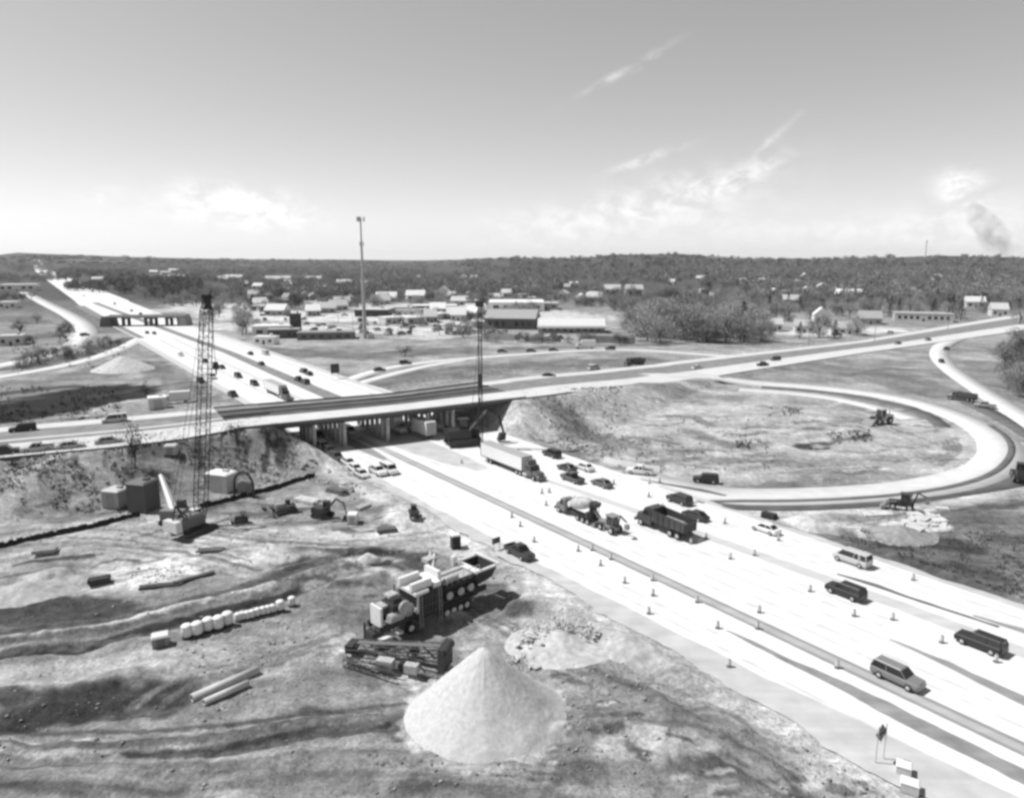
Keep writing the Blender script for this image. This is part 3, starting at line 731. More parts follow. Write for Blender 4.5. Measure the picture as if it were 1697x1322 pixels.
def truck_kind(kind):
    out = []
    if kind == 'box_truck':
        k = MB(); k.box(-1.4,0,1.0,6.8,2.5,3.0); k.box(-1.4,0,4.0,6.6,2.4,.05)
        out.append(['cargo_box', k.mesh('cargo_box', WHITE), False, None, []])
        k = MB(); k.box(-4.815,0,1.1,.03,2.2,2.7); out.append(['rear_door', k.mesh('rear_door', mat('door_grey', .38, .5)), False, None, []])
        truck_cab(out, 2.1, 4.6)
        k = MB(); k.box(-.4,0,.62,9.2,.9,.36); out.append(['chassis', k.mesh('chassis', STEELD), False, None, []])
        wheels(out, (3.5,-3.0), 1.0, .52)
    if kind == 'semi':
        k = MB(); k.box(-3.2,0,1.25,15.4,2.6,2.85)
        for x in np.arange(-10.6, 4.4, 1.25): k.box(float(x),0,1.3,.06,2.64,2.75)
        t2 = MB(); t2.box(-3.2,0,4.1,15.46,2.66,.1); out.append(['trailer_roof', t2.mesh('trailer_roof', mat('roof_grey', .36, .5)), False, None, []])
        t2 = MB(); t2.box(-3.2,0,1.12,15.4,2.66,.2); out.append(['side_rail', t2.mesh('side_rail', STEELD), False, None, []])
        for x in (-10.9, 4.5):
            t2 = MB(); t2.box(x,1.29,1.3,.12,.1,2.8); t2.box(x,-1.29,1.3,.12,.1,2.8); t2.box(x,0,4.0,.12,2.6,.1); out.append(['end_frame', t2.mesh('end_frame', STEELD), False, None, []])
        out.append(['trailer_box', k.mesh('trailer_box', WHITE), False, None, []])
        k = MB(); k.box(-10.93,0,1.35,.03,2.4,2.65); out.append(['rear_door', k.mesh('rear_door', mat('door_grey', .38, .5)), False, None, []])
        truck_cab(out, 5.2, 9.4)
        k = MB(); k.box(5.7,0,2.75,1.5,2.2,1.0,0,.9,.7); out.append(['wind_deflector', k.mesh('wind_deflector', paint(.3)), True, None, []])
        k = MB(); k.box(2.2,0,.62,13.4,.9,.4); k.box(-7.6,0,.8,4.5,1.0,.42); out.append(['chassis', k.mesh('chassis', STEELD), False, None, []])
        for s in (-1, 1):
            k = MB(); k.lathe([(.32,-.7),(.34,-.6),(.34,.6),(.32,.7)], 12, (5.3,s*1.0,.75), 'x'); out.append(['fuel_tank', clean(k.mesh('fuel_tank', RIM)), False, None, []])
            k = MB(); k.box(.2,s*.9,.35,.12,.12,.9); out.append(['landing_leg', k.mesh('landing_leg', STEEL), False, None, []])
        wheels(out, (8.1,3.6,2.4,-7.2,-8.5), 1.0, .52)
    if kind == 'dump_truck':
        k = MB()
        k.hexa([(-4.1,-1.15,1.25),(1.0,-1.15,1.25),(1.0,1.15,1.25),(-4.1,1.15,1.25)], [(-4.35,-1.28,1.3),(1.1,-1.28,1.3),(1.1,1.28,1.3),(-4.35,1.28,1.3)])
        for s in (-1, 1):
            k.hexa([(-4.35,s*1.22-.05,1.3),(1.1,s*1.22-.05,1.3),(1.1,s*1.22+.05,1.3),(-4.35,s*1.22+.05,1.3)], [(-4.5,s*1.22-.05,2.7),(1.15,s*1.22-.05,2.9),(1.15,s*1.22+.05,2.9),(-4.5,s*1.22+.05,2.7)])
            for x in (-3.8,-2.8,-1.8,-.8,.2): k.box(x,s*1.3,1.3,.14,.08,1.4)
        k.box(1.1,0,1.3,.1,2.4,1.8); k.box(1.75,0,2.95,1.4,2.3,.08)
        out.append(['dump_bed', clean(k.mesh('dump_bed', paint(.3))), True, None, []])
        k = MB(); k.box(-4.45,0,1.3,.1,2.36,1.2); out.append(['tailgate', k.mesh('tailgate', STEELD), False, None, []])
        k = MB(); k.box(-1.7,0,1.32,5.2,2.3,.9,0,.3,.6); out.append(['load', k.mesh('load', mat('gravel_load', .3, .95, .3, 4)), False, None, []])
        truck_cab(out, 1.5, 4.5)
        k = MB(); k.box(-.3,0,.66,8.6,.9,.5); out.append(['chassis', k.mesh('chassis', STEELD), False, None, []])
        wheels(out, (3.4,-1.9,-3.2), 1.0, .52)
    if kind == 'mixer_truck':
        k = MB(); prof = [(.3,-4.0),(.7,-3.8),(1.15,-2.4),(1.28,-1.0),(1.2,.2),(.8,1.2),(.5,1.5)]
        k.lathe(prof, 18, (0,0,0), 'x')
        a = R(12); k.v = [(x*math.cos(a)-(-z)*math.sin(a)*-1, y, 2.75-x*math.sin(a)+z*math.cos(a)) for x, y, z in k.v]
        out.append(['mixer_drum', clean(k.mesh('mixer_drum', mat('drum_grey', .42, .6, .3, 1.2), True)), False, None, []])
        k = MB(); k.box(-4.2,0,1.0,.25,1.6,2.6); k.hexa([(-5.4,-.5,3.3),(-4.1,-.5,3.3),(-4.1,.5,3.3),(-5.4,.5,3.3)], [(-5.6,-.7,4.1),(-4.0,-.7,4.1),(-4.0,.7,4.1),(-5.6,.7,4.1)])
        k.tube((-4.4,.6,1),(-4.4,.6,3.5),.07); k.tube((-4.4,-.6,1),(-4.4,-.6,3.5),.07); k.path([(-4.7,.7,1),(-5.0,.7,3.6),(-5.0,-.7,3.6),(-4.7,-.7,1)],.05)
        out.append(['hopper_frame', clean(k.mesh('hopper_frame', STEELD)), False, None, []])
        k = MB(); k.hexa([(-6.2,-.25,1.3),(-4.5,-.25,2.6),(-4.5,.25,2.6),(-6.2,.25,1.3)], [(-6.25,-.35,1.5),(-4.55,-.35,2.8),(-4.55,.35,2.8),(-6.25,.35,1.5)]); out.append(['chute', clean(k.mesh('chute', STEEL)), False, None, []])
        k = MB(); k.lathe([(.45,-.8),(.5,-.7),(.5,.7),(.45,.8)], 12, (1.45,0,2.2), 'y'); out.append(['water_tank', clean(k.mesh('water_tank', WHITE)), False, None, []])
        truck_cab(out, 2.0, 4.9)
        k = MB(); k.box(-.2,0,.66,9.2,.9,.5); k.box(-3.6,0,1.16,.5,1.8,1.0); out.append(['chassis', k.mesh('chassis', STEELD), False, None, []])
        wheels(out, (3.8,-1.4,-2.7,-4.0), 1.0, .52)
    if kind == 'wheel_loader':
        k = MB(); k.loft([ring(-2.9,1.9,.8,.9),ring(-2.6,2.1,.9,.7),ring(-.6,2.15,.9,.7),ring(-.4,1.5,.7,.7),ring(1.3,1.3,.6,.7)]); out.append(['body', clean(k.mesh('body', paint(.3))), True, None, []])
        k = MB(); k.hexa([(-.9,-.75,1.9),(.6,-.75,1.5),(.6,.75,1.5),(-.9,.75,1.9)], [(-.8,-.68,3.1),(.35,-.68,3.1),(.35,.68,3.1),(-.8,.68,3.1)]); out.append(['windows', clean(k.mesh('windows', GLASS)), False, None, []])
        k = MB(); k.box(-.22,0,3.1,1.5,1.6,.14)
        for x, s in ((-.85,-1),(-.85,1),(.48,-1),(.48,1)): k.tube((x,s*.74,1.7),(x*.9,s*.68,3.12),.06,.06,4)
        out.append(['cab_roof', clean(k.mesh('cab_roof', paint(.3))), True, None, []])
        k = MB()
        for s in (-1, 1): k.path([(.6,s*.5,1.6),(2.0,s*.5,1.5),(2.9,s*.5,.7)], .13, 6)
        out.append(['lift_arm', clean(k.mesh('lift_arm', STEELD)), False, None, []])
        k = MB(); k.hexa([(2.7,-1.35,.1),(3.9,-1.35,.05),(3.9,1.35,.05),(2.7,1.35,.1)], [(2.6,-1.35,1.25),(2.75,-1.35,1.3),(2.75,1.35,1.3),(2.6,1.35,1.25)]); out.append(['bucket', clean(k.mesh('bucket', STEEL)), False, None, []])
        k = MB(); k.tube((-2.0,.4,2.0),(-2.0,.4,3.0),.08); out.append(['exhaust_stack', clean(k.mesh('exhaust_stack', STEELD)), False, None, []])
        wheels(out, (1.35,-1.7), .95, .8)
    if kind == 'backhoe':
        k = MB(); k.loft([ring(2.2,1.5,.45,.8),ring(.7,1.6,.5,.6),ring(-1.3,1.2,.6,.6)]); out.append(['body', clean(k.mesh('body', paint(.3))), True, None, []])
        k = MB(); k.box(-.35,0,2.75,1.8,1.6,.12)
        for x in (.45,-1.15):
            for s in (-1, 1): k.tube((x,s*.7,1.2),(x*.9-.03,s*.7,2.76),.06,.06,4)
        out.append(['canopy', clean(k.mesh('canopy', paint(.3))), True, None, []])
        k = MB(); k.hexa([(-1.0,-.62,1.3),(.4,-.62,1.3),(.4,.62,1.3),(-1.0,.62,1.3)], [(-.95,-.6,2.7),(.35,-.6,2.7),(.35,.6,2.7),(-.95,.6,2.7)]); out.append(['windows', clean(k.mesh('windows', GLASS)), False, None, []])
        k = MB(); k.path([(-1.4,0,1.0),(-2.0,0,3.2),(-3.4,0,2.6)], .14); out.append(['digging_arm', clean(k.mesh('digging_arm', STEELD)), False, None, []])
        k = MB(); k.box(-3.5,0,1.5,.6,.6,.7); out.append(['digging_bucket', k.mesh('digging_bucket', STEEL), False, None, []])
        k = MB()
        for s in (-1, 1): k.path([(1.0,s*.6,1.4),(2.3,s*.6,1.2),(2.8,s*.6,.6)], .09)
        k.hexa([(2.7,-1.1,.1),(3.5,-1.1,.08),(3.5,1.1,.08),(2.7,1.1,.1)], [(2.6,-1.1,.9),(2.75,-1.1,.9),(2.75,1.1,.9),(2.6,1.1,.9)]); out.append(['loader_bucket', clean(k.mesh('loader_bucket', STEEL)), False, None, []])
        wheels(out, (1.5,), .8, .52); wheels(out, (-1.0,), .85, .62)
    if kind in ('bulldozer', 'excavator'):
        for s in (-1, 1):
            k = MB(); k.prism([(-1.9,.35),(-1.5,.05),(1.5,.05),(1.9,.35),(1.8,.8),(1.4,.95),(-1.4,.95),(-1.8,.8)], s*.95-.26, s*.95+.26)
            for x in np.arange(-1.5, 1.6, .3): k.box(float(x),s*.95,.93,.12,.56,.06)
            out.append(['track', clean(k.mesh('track', STEELD)), False, None, []])
    if kind == 'bulldozer':
        k = MB(); k.box(.7,0,.8,1.7,1.1,.95); k.box(-.9,0,.8,1.6,1.4,.6); out.append(['body', k.mesh('body', paint(.3)), True, None, []])
        k = MB(); k.box(-.6,0,2.65,1.5,1.6,.12)
        for x in (.05,-1.25):
            for s in (-1, 1): k.tube((x,s*.7,1.3),(x,s*.7,2.66),.06,.06,4)
        out.append(['canopy', clean(k.mesh('canopy', paint(.3))), True, None, []])
        k = MB(); k.box(-.6,0,1.4,.6,.6,.7); out.append(['seat', k.mesh('seat', STEELD), False, None, []])
        k = MB(); k.hexa([(2.3,-1.6,.05),(2.5,-1.6,.05),(2.5,1.6,.05),(2.3,1.6,.05)], [(2.45,-1.6,1.2),(2.6,-1.6,1.2),(2.6,1.6,1.2),(2.45,1.6,1.2)])
        for s in (-1, 1): k.tube((0,s*1.28,.5),(2.35,s*1.28,.45),.08)
        out.append(['blade', clean(k.mesh('blade', STEEL)), False, None, []])
    if kind == 'excavator':
        k = MB(); k.box(-.4,0,1.05,2.9,2.2,.95,0,.95); out.append(['body', k.mesh('body', paint(.3)), True, None, []])
        k = MB(); k.box(.55,.6,2.0,1.2,.9,1.0,0,.9); out.append(['cab', k.mesh('cab', GLASS), False, None, []])
        k = MB(); k.box(.5,.6,3.0,1.3,1.0,.1); out.append(['cab_roof', k.mesh('cab_roof', paint(.3)), True, None, []])
        k = MB(); k.tube((.9,-.2,1.6),(3.2,-.2,4.0),.26,.22,4); k.tube((3.2,-.2,4.0),(4.9,-.2,3.3),.22,.18,4); out.append(['boom', clean(k.mesh('boom', paint(.3))), True, None, []])
        k = MB(); k.tube((4.7,-.2,3.6),(5.4,-.2,1.1),.18,.13,4); out.append(['stick', clean(k.mesh('stick', paint(.3))), True, None, []])
        k = MB(); k.hexa([(4.6,-.6,.2),(5.5,-.6,.3),(5.5,.2,.3),(4.6,.2,.2)], [(4.9,-.6,1.1),(5.6,-.6,1.15),(5.6,.2,1.15),(4.9,.2,1.1)]); out.append(['bucket', clean(k.mesh('bucket', STEELD)), False, None, []])
    return out
KINDS = {}
def kind_parts(k):
    if k not in KINDS: KINDS[k] = car_kind(k) if k in ('sedan','suv','van','pickup') else truck_kind(k)
    return KINDS[k]
NAMES = {'sedan':'sedan_car','suv':'suv_car','van':'passenger_van','pickup':'pickup_truck','box_truck':'box_truck','semi':'semi_truck','dump_truck':'dump_truck','mixer_truck':'concrete_mixer_truck','wheel_loader':'wheel_loader','backhoe':'backhoe_loader','bulldozer':'bulldozer','excavator':'excavator'}
CATS = {'sedan':'car','suv':'car','van':'van','pickup':'pickup truck','box_truck':'truck','semi':'truck','dump_truck':'truck','mixer_truck':'truck','wheel_loader':'loader','backhoe':'loader','bulldozer':'bulldozer','excavator':'excavator'}
JOINED = {}
def joined(kind):
    """one mesh for a vehicle too far off to show its parts"""
    if kind in JOINED: return JOINED[kind]
    V = []; Fc = []; M = []; mats = []
    for name, me, painted, loc, ch in kind_parts(kind):
        if name == 'bed_liner': continue
        for mm in [me]+[c[1] for c in ch]:
            mt = None if painted else mm.materials[0]
            if mt not in mats: mats.append(mt)
            o = len(V); l = Vector(loc or (0, 0, 0))
            V += [tuple(v.co+l) for v in mm.vertices]
            for p in mm.polygons: Fc.append(tuple(o+i for i in p.vertices)); M.append(mats.index(mt))
    mats = sorted_m = mats; me = bpy.data.meshes.new(NAMES[kind]); me.from_pydata(V, [], Fc)
    for k in mats: me.materials.append(k or paint(.3))
    me.polygons.foreach_set('material_index', M)
    JOINED[kind] = (me, mats.index(None)); return JOINED[kind]
def vehicle(kind, u, v, head, g, label, group=None, small=False, pos=None, sc=1.0, dz=.13):
    p = pos if pos is not None else hit(u, v); z = p[2]+dz
    if small:
        me, pi = joined(kind); o = bpy.data.objects.new(NAMES[kind], me); C.objects.link(o)
        o.material_slots[pi].link = 'OBJECT'; o.material_slots[pi].material = paint(g)
        o.location = (p[0], p[1], z); o.rotation_euler = (0, 0, R(head)); o.scale = (sc,)*3
        return tag(o, label, CATS[kind], group)
    root = empty(NAMES[kind], (p[0], p[1], z), R(head)); root.scale = (sc,)*3; tag(root, label, CATS[kind], group)
    for name, me, painted, loc, ch in kind_parts(kind):
        o = bpy.data.objects.new(name, me); C.objects.link(o); o.parent = root
        if loc: o.location = loc
        if painted: o.material_slots[0].link = 'OBJECT'; o.material_slots[0].material = paint(g)
        for cn, cm in ch:
            c = bpy.data.objects.new(cn, cm); C.objects.link(c); c.parent = o
    return root
AW, TW = 125.7, -54.3
G1 = 'vehicles on the main highway'
for a in [
 ('suv',1487,1131,TW,.20,'silver-grey car alone on the striped joint, nearest vehicle to the viewer'),
 ('suv',1623,1074,AW,.018,'large black sport utility vehicle on the highway near the right edge of the picture'),
 ('suv',1400,988,AW,.018,'black sport utility vehicle beside the thin dark wedge on the highway, below a pale van'),
 ('van',1411,934,AW,.5,'pale passenger van with dark rear on the outer lane above the black vehicle'),
 ('sedan',1268,882,AW,.72,'white sedan in the outer lane near the pale rubble heap'),
 ('suv',1125,834,AW,.03,'dark sport utility vehicle just behind the dump truck, farther of the dark pair'),
 ('sedan',1152,860,AW,.022,'black sedan passing close behind the dump truck, nearer of the dark pair'),
 ('pickup',861,922,TW,.045,'dark pickup truck parked on the dirt shoulder next to the crushing plant'),
 ('suv',914,757,AW,.03,'dark vehicle at the highway edge right behind the semi truck cab'),
 ('pickup',948,798,AW,.10,'dark grey pickup in front of the semi truck cab'),
 ('sedan',939,780,AW,.05,'small dark sedan between the semi truck and the white car'),
 ('sedan',968,779,AW,.72,'white sedan ahead of the semi truck beside the grass island'),
 ('sedan',997,806,AW,.11,'grey sedan with rounded roof alone between semi truck and dump truck'),
 ('pickup',1060,786,160,.72,'white pickup stopped by the long white barrier at the loop ramp'),
 ('suv',1169,800,166,.025,'black vehicle on the loop ramp next to the dark asphalt wedge'),
 ('van',534,745,TW,.6,'white van coming out of the shadow under the overpass at its left end'),
 ('suv',547,753,TW,.05,'dark car second in the line leaving the overpass shadow'),
 ('suv',558,763,TW,.08,'dark car third in the line leaving the overpass, ahead of the white cars'),
 ('sedan',578,771,TW,.70,'white sedan right after the dark cars in the left lane'),
 ('sedan',589,781,TW,.74,'white sedan in the middle of three in the left lane'),
 ('sedan',599,790,TW,.62,'pale sedan leading the line in the left lane'),
 ('pickup',626,786,TW,.74,'white pickup side by side with a white van below the overpass'),
 ('van',645,784,TW,.72,'white van side by side with a white pickup below the overpass'),
 ]: vehicle(*a, group=G1)
vehicle('semi',852,781,TW,.10,'semi truck with long white trailer and dark cab on the right carriageway', G1, sc=.95)
vehicle('box_truck',698,722,AW,.6,'tall white box truck emerging from under the overpass', G1, sc=1.05)
vehicle('mixer_truck',956,858,AW,.16,'concrete mixer truck with grey drum on the new pavement, left of the machines there', 'paving machines on the new lanes', sc=.93)
vehicle('backhoe',1012,882,AW,.25,'small backhoe loader with canopy between the mixer truck and the dump truck', 'paving machines on the new lanes')
vehicle('dump_truck',1101,881,AW,.05,'dark dump truck on the new pavement, right of the machines there', 'paving machines on the new lanes', sc=1.15)
for a in [('van',578,719,TW,.5,'white van in the shade under the left half of the overpass'),('box_truck',655,716,TW,.5,'white box truck in the shade under the middle of the overpass'),('suv',528,726,TW,.1,'dark car deep in the shade under the left end of the overpass'),('pickup',735,716,AW,.4,'grey pickup right of the tall white box truck by the overpass')]: vehicle(*a, group=G1)
G2 = 'vehicles on the crossroad'
for a in [
 ('suv',38,716,211,.018,'black sport utility vehicle on the far lane at the left end of the crossroad'),
 ('van',190,701,211,.55,'pale camper van on the far lane of the crossroad left of the crane'),
 ('suv',8,754,28,.035,'dark vehicle last in the queue at the left edge of the crossroad'),
 ('pickup',63,749,208,.42,'grey pickup with light cap second in the queue on the near lane'),
 ('sedan',118,744,28,.33,'grey sedan third in the queue on the near lane'),
 ('sedan',181,736,28,.28,'grey sedan at the head of the queue beside the dark tree'),
 ('sedan',909,626,31,.03,'black sedan on the far lane just right of the overpass'),
 ('van',984,613,31,.58,'pale van on the far lane between the black sedan and the dump truck'),
 ('sedan',1155,612,31,.6,'white sedan alone on the crossroad right of the dump truck'),
 ('pickup',1264,607,32,.03,'black pickup on the near lane in front of a darker car'),
 ('suv',1285,598,212,.05,'dark vehicle on the far lane beside the black pickup'),
 ('sedan',1488,571,34,.04,'black sedan on the near lane toward the right, left of a similar one'),
 ('sedan',1538,565,34,.045,'black sedan on the near lane farthest right before the ramp fork'),
 ]: vehicle(*a, group=G2)
vehicle('dump_truck',1051,607,214,.06,'dark dump truck with load on the far lane of the crossroad', G2, sc=1.1)
for a in [
 ('sedan',1568,580,225,.05,'small dark car at the very top of the curved ramp on the right'),
 ('sedan',1560,601,250,.05,'small dark car in the bend of the curved ramp on the right'),
 ('pickup',1632,676,138,.3,'grey pickup parked on the dark asphalt lane outside the loop ramp'),
 ]: vehicle(*a, group='vehicles on the ramps')
vehicle('dump_truck',1594,664,138,.08,'dark dump truck parked at the top of the asphalt lane outside the loop', 'vehicles on the ramps', sc=.85)
vehicle('wheel_loader',1458,703,200,.42,'pale wheel loader at the end of the unfinished inner ramp in the loop', sc=1.2)
vehicle('wheel_loader',1690,797,60,.03,'black wheel loader cut off by the right edge of the picture', sc=1.1)
vehicle('backhoe',1496,845,150,.03,'dark backhoe beside the asphalt lane at the bottom of the loop', sc=1.0)
vehicle('bulldozer',472,850,215,.30,'pale bulldozer on the light patch right of the crane')
vehicle('excavator',535,858,-20,.045,'dark excavator digging in the churned soil left of the highway', sc=.9)
vehicle('wheel_loader',686,857,100,.04,'small dark loader on the shoulder near the drums', sc=.62)
vehicle('bulldozer',400,866,200,.04,'small dark bulldozer beside the haul road right of the crane', sc=.6)
# exit ramp and distant highway: too small to show parts
for k, (kd, u, v, h, g) in enumerate([('suv',672,604,24,.03),('sedan',629,615,24,.04),('sedan',832,584,8,.04),('sedan',880,583,5,.08),('sedan',917,582,3,.05),('suv',1011,580,178,.04)]):
    vehicle(kd, u, v, h, g, 'small dark car on the curved exit ramp beyond the overpass', 'cars on the exit ramp', True)
vehicle('box_truck',970,578,182,.6,'small white box truck on the curved exit ramp beyond the overpass', 'trucks on the exit ramp', True)
for (kd, u, v, h) in [('suv',503,618,AW),('sedan',512,622,AW),('pickup',495,632,AW),('suv',506,636,AW),('sedan',415,588,AW),('sedan',433,605,AW),('suv',395,626,TW),('sedan',368,611,TW),('suv',422,639,TW),('suv',333,634,TW),('pickup',386,657,TW),('sedan',244,553,TW),('sedan',256,554,TW),('sedan',218,516,AW),('sedan',233,521,AW),('suv',139,492,AW),('sedan',340,600,TW),('suv',141,557,60)]:
    vehicle(kd, u, v, h, random.choice([.025,.04,.06]), 'small dark car on the highway beyond the overpass', 'distant cars on the highway', True)
for (kd, u, v, h) in [('van',440,588,AW),('sedan',300,590,TW),('van',190,505,AW),('sedan',160,490,AW),('van',352,628,TW)]:
    vehicle(kd, u, v, h, .6, 'small pale car on the highway beyond the overpass', 'distant pale cars on the highway', True)
vehicle('semi',462,657,TW,.1,'white semi truck about to pass under the far side of the overpass', None, True, sc=.95)
# ------------------------------------------------------------------ construction site
# sand pile
pb = P(806, 1185); PX, PY = float(pb[0]), float(pb[1])
def sand_pile(name, cx, cy, r, h, label, g, flat=.0, tail=0, seed=1, cat='sand pile', an=0, ex=1.0):
    n_r, n_a = 46, 120; V = []; T = []
    for i in range(n_r+1):
        t = i/n_r
        for k in range(n_a):
            a = 2*math.pi*k/n_a
            rr = r*t*(1+.03*math.sin(a*2+seed)+.02*math.sin(a*5+seed*2)+.006*math.sin(a*13+seed)+(tail*max(0, math.cos(a-.35))**6)*t)
            x, y = rr*math.cos(a)*ex, rr*math.sin(a)
            x, y = x*math.cos(an)-y*math.sin(an), x*math.sin(an)+y*math.cos(an)
            lat = max(0, math.cos(a-.35))**6*tail
            z = h*((1-t)**(1.0+flat+lat*1.2))*(1-.05*math.exp(-(t/.06)**2))
            V.append([x, y, z])
    V = np.array(V); rho = np.hypot(V[:, 0], V[:, 1]); tt = np.clip(rho/r, 0, 1); ang = np.arctan2(V[:, 1], V[:, 0])
    V[:, 2] += h*.009*fbm(ang*11+9, rho*.3, 1.0, 2, seed)*np.sin(np.pi*np.clip(tt, 0, 1))*2+h*.022*fbm(V[:, 0]+50, V[:, 1]+50, .5, 3, seed+3)*sst(0, .1, tt)+h*.03*fbm(V[:, 0]+90, V[:, 1]+20, 2.5, 2, seed+5)*sst(.1, .3, tt)
    V[:, 2] -= .08*tt
    for i in range(n_r):
        for k in range(n_a):
            l = (k+1) % n_a; T.append([i*n_a+k, (i+1)*n_a+k, (i+1)*n_a+l, i*n_a+l])
    T = np.array(T)
    zg = float(np.median(terrain(cx+r*.7*np.cos(np.linspace(0, 6.28, 24)), cy+r*.7*np.sin(np.linspace(0, 6.28, 24)))))
    # the foot follows the ground
    foot = terrain(cx+V[:, 0], cy+V[:, 1])-zg
    V[:, 2] += foot*sst(.55, 1, tt)+(.0 if True else 0)
    o = bpy.data.objects.new(name, np_mesh(name, V, T, mat('sand_'+name, g, .95, .16 if name == 'sand_pile' else .34, 2.6 if name == 'sand_pile' else 1.3, 0, .6 if name == 'sand_pile' else .9))); C.objects.link(o)
    o.location = (cx, cy, zg); o.data.polygons.foreach_set('use_smooth', [True]*len(o.data.polygons))
    return tag(o, label, cat)
sand_pile('sand_pile', PX-.2, PY+.3, 7.3, 7.3, 'large pale conical sand pile standing on the dirt in the foreground', .50, .0, .12, 2.2)
w_ = P(205, 612); sand_pile('gravel_pile', float(w_[0]), float(w_[1]), 11, 5.5, 'light grey conical gravel pile beyond the crossroad at left', .5, 0, 0, 1, 'gravel pile')
w_ = hit(45, 982); sand_pile('gravel_heap', w_.x, w_.y, 4.4, 1.5, 'low white heap of gravel at the left edge beyond the haul road', .36, .3, .2, 4, 'gravel heap', .4, 1.5)
w_ = hit(142, 962); sand_pile('gravel_heap', w_.x, w_.y, 2.2, .9, 'small pale heap of gravel between the white heap and bright clearing', .34, .3, .1, 5, 'gravel heap', .4, 1.5)
w_ = hit(1490, 882); sand_pile('gravel_heap', w_.x, w_.y, 4.6, 1.9, 'pale gravel heap beyond the highway near stacked slabs', .27, .2, .2, 3, 'gravel heap', 0, 1.3)
w_ = hit(1352, 868); sand_pile('gravel_heap', w_.x, w_.y, 2.6, 1.2, 'small pale gravel heap between the highway and the loop', .45, .2, .2, 6, 'gravel heap', 0, 1.3)
w_ = hit(740, 694); sand_pile('gravel_heap', w_.x, w_.y, 5.2, 4.0, 'pale gravel heap against the right end of the overpass', .48, .2, .1, 8, 'gravel heap', .6, 1.2)

# broken concrete rubble
def rubble(name, pts, n, smin, smax, label, g, hh=1.2, seed=3, tilt=1.0):
    rnd = random.Random(seed); m = MB(); base = hit(*pts[len(pts)//2])
    for k in range(n):
        i = rnd.randrange(len(pts)-1); f = rnd.random(); u = pts[i][0]*(1-f)+pts[i+1][0]*f+rnd.gauss(0, 9); v = pts[i][1]*(1-f)+pts[i+1][1]*f+rnd.gauss(0, 7)
        w2 = P(u, v); z = float(terrain(np.array([w2[0]]), np.array([w2[1]]))[0]); s = rnd.uniform(smin, smax)
        lift = abs(rnd.gauss(0, hh*.4)); ax = rnd.uniform(0, 6.3); tl = rnd.uniform(-.9, .9)*tilt; tl2 = rnd.uniform(-.6, .6)*tilt
        sx_, sy_, sz_ = s, s*rnd.uniform(.4, 1), s*rnd.uniform(.15, .4)
        c = []
        for zz in (-.5, .5):
            q = []
            for i2, j in ((-.5,-.5),(.5,-.5),(.5,.5),(-.5,.5)):
                p = Vector((i2*sx_*rnd.uniform(.7,1.2), j*sy_*rnd.uniform(.7,1.2), zz*sz_))
                p.rotate(__import__('mathutils').Euler((tl, tl2, ax))); q.append((p.x+w2[0]-base.x, p.y+w2[1]-base.y, p.z+z+lift-base.z))
            c.append(q)
        m.hexa(c[0], c[1])
    o = m.build(name, mat('rubble_'+str(g), g, .9, .25, 1.5)); o.location = base; fix_normals(o)
    return tag(o, label, 'rubble')
w_ = hit(925,1072); sand_pile('spoil_heap', w_.x, w_.y, 4.6, 1.9, 'soft pale spoil heap with broken concrete behind the large sand pile', .46, .1, .25, 7, 'spoil heap', -.3, 1.35)
w_ = hit(1040,1062); sand_pile('spoil_heap', w_.x, w_.y, 3.2, 1.2, 'low pale spoil heap beside the highway shoulder near the broken concrete', .40, .1, .25, 9, 'spoil heap', -.7, 1.4)
rubble('concrete_rubble', [(865,1072),(905,1058),(940,1052),(985,1058)], 430, .10, .5, 'heap of broken concrete pieces behind the large sand pile', .5, 3.2)
rubble('concrete_rubble', [(840,1090),(880,1092),(930,1095),(950,1085)], 70, .2, .8, 'scatter of small pale stones at the foot of the large sand pile', .46, .3, 8)
rubble('concrete_rubble', [(1500,868),(1540,862),(1560,858)], 34, .8, 2.6, 'flat white concrete slabs lying beyond the highway near the loop', .55, .15, 5, .12)
rubble('concrete_rubble', [(225,950),(270,955),(300,945)], 60, .15, .7, 'scattered white stones on the bright clearing near the crane', .55, .15, 9)
rubble('concrete_rubble', [(500,785),(560,800),(600,820)], 50, .4, 1.4, 'loose pale rubble on the dirt slope left of the highway', .42, .3, 12)

# loose stones everywhere on the site
def scatter(name, n, region, smin, smax, g, seed):
    rs = np.random.RandomState(seed); V = []; T = []
    u = rs.uniform(region[0], region[2], n*3); v = region[1]+(region[3]-region[1])*rs.rand(n*3)**1.4
    p = P(u, v); q = p[0]*NQ[0]+p[1]*NQ[1]
    d = np.full(p[0].shape, 99.)
    ok = ((q < 54) | (q > 103)) & (fbm(p[0], p[1], 9, 3, seed) > .03)
    p = p[:, ok][:, :n]; z = terrain(p[0], p[1])
    oct_ = np.array([(1,0,0),(-1,0,0),(0,1,0),(0,-1,0),(0,0,1),(0,0,-.5)], float)
    ft = np.array([(0,2,4),(2,1,4),(1,3,4),(3,0,4),(2,0,5),(1,2,5),(3,1,5),(0,3,5)])
    for k in range(p.shape[1]):
        s = smin+(smax-smin)*rs.rand()**4
        V.append(oct_*s*rs.uniform(.5, 1.2, (6, 3))*[1, 1, .7]+[p[0, k], p[1, k], z[k]+s*.15]); T.append(ft+6*k)
    o = bpy.data.objects.new(name, np_mesh(name, np.concatenate(V), np.concatenate(T), mat('stone_'+str(g), g, .95, .3, .8))); C.objects.link(o)
    return tag(o, 'loose clods and stones scattered over the bare dirt', 'stones', kind='stuff')
scatter('loose_stones', 1800, (-60,860,1500,1340), .04, .30, .30, 4)
scatter('soil_clods', 1800, (-60,760,1500,1340), .04, .30, .19, 6)

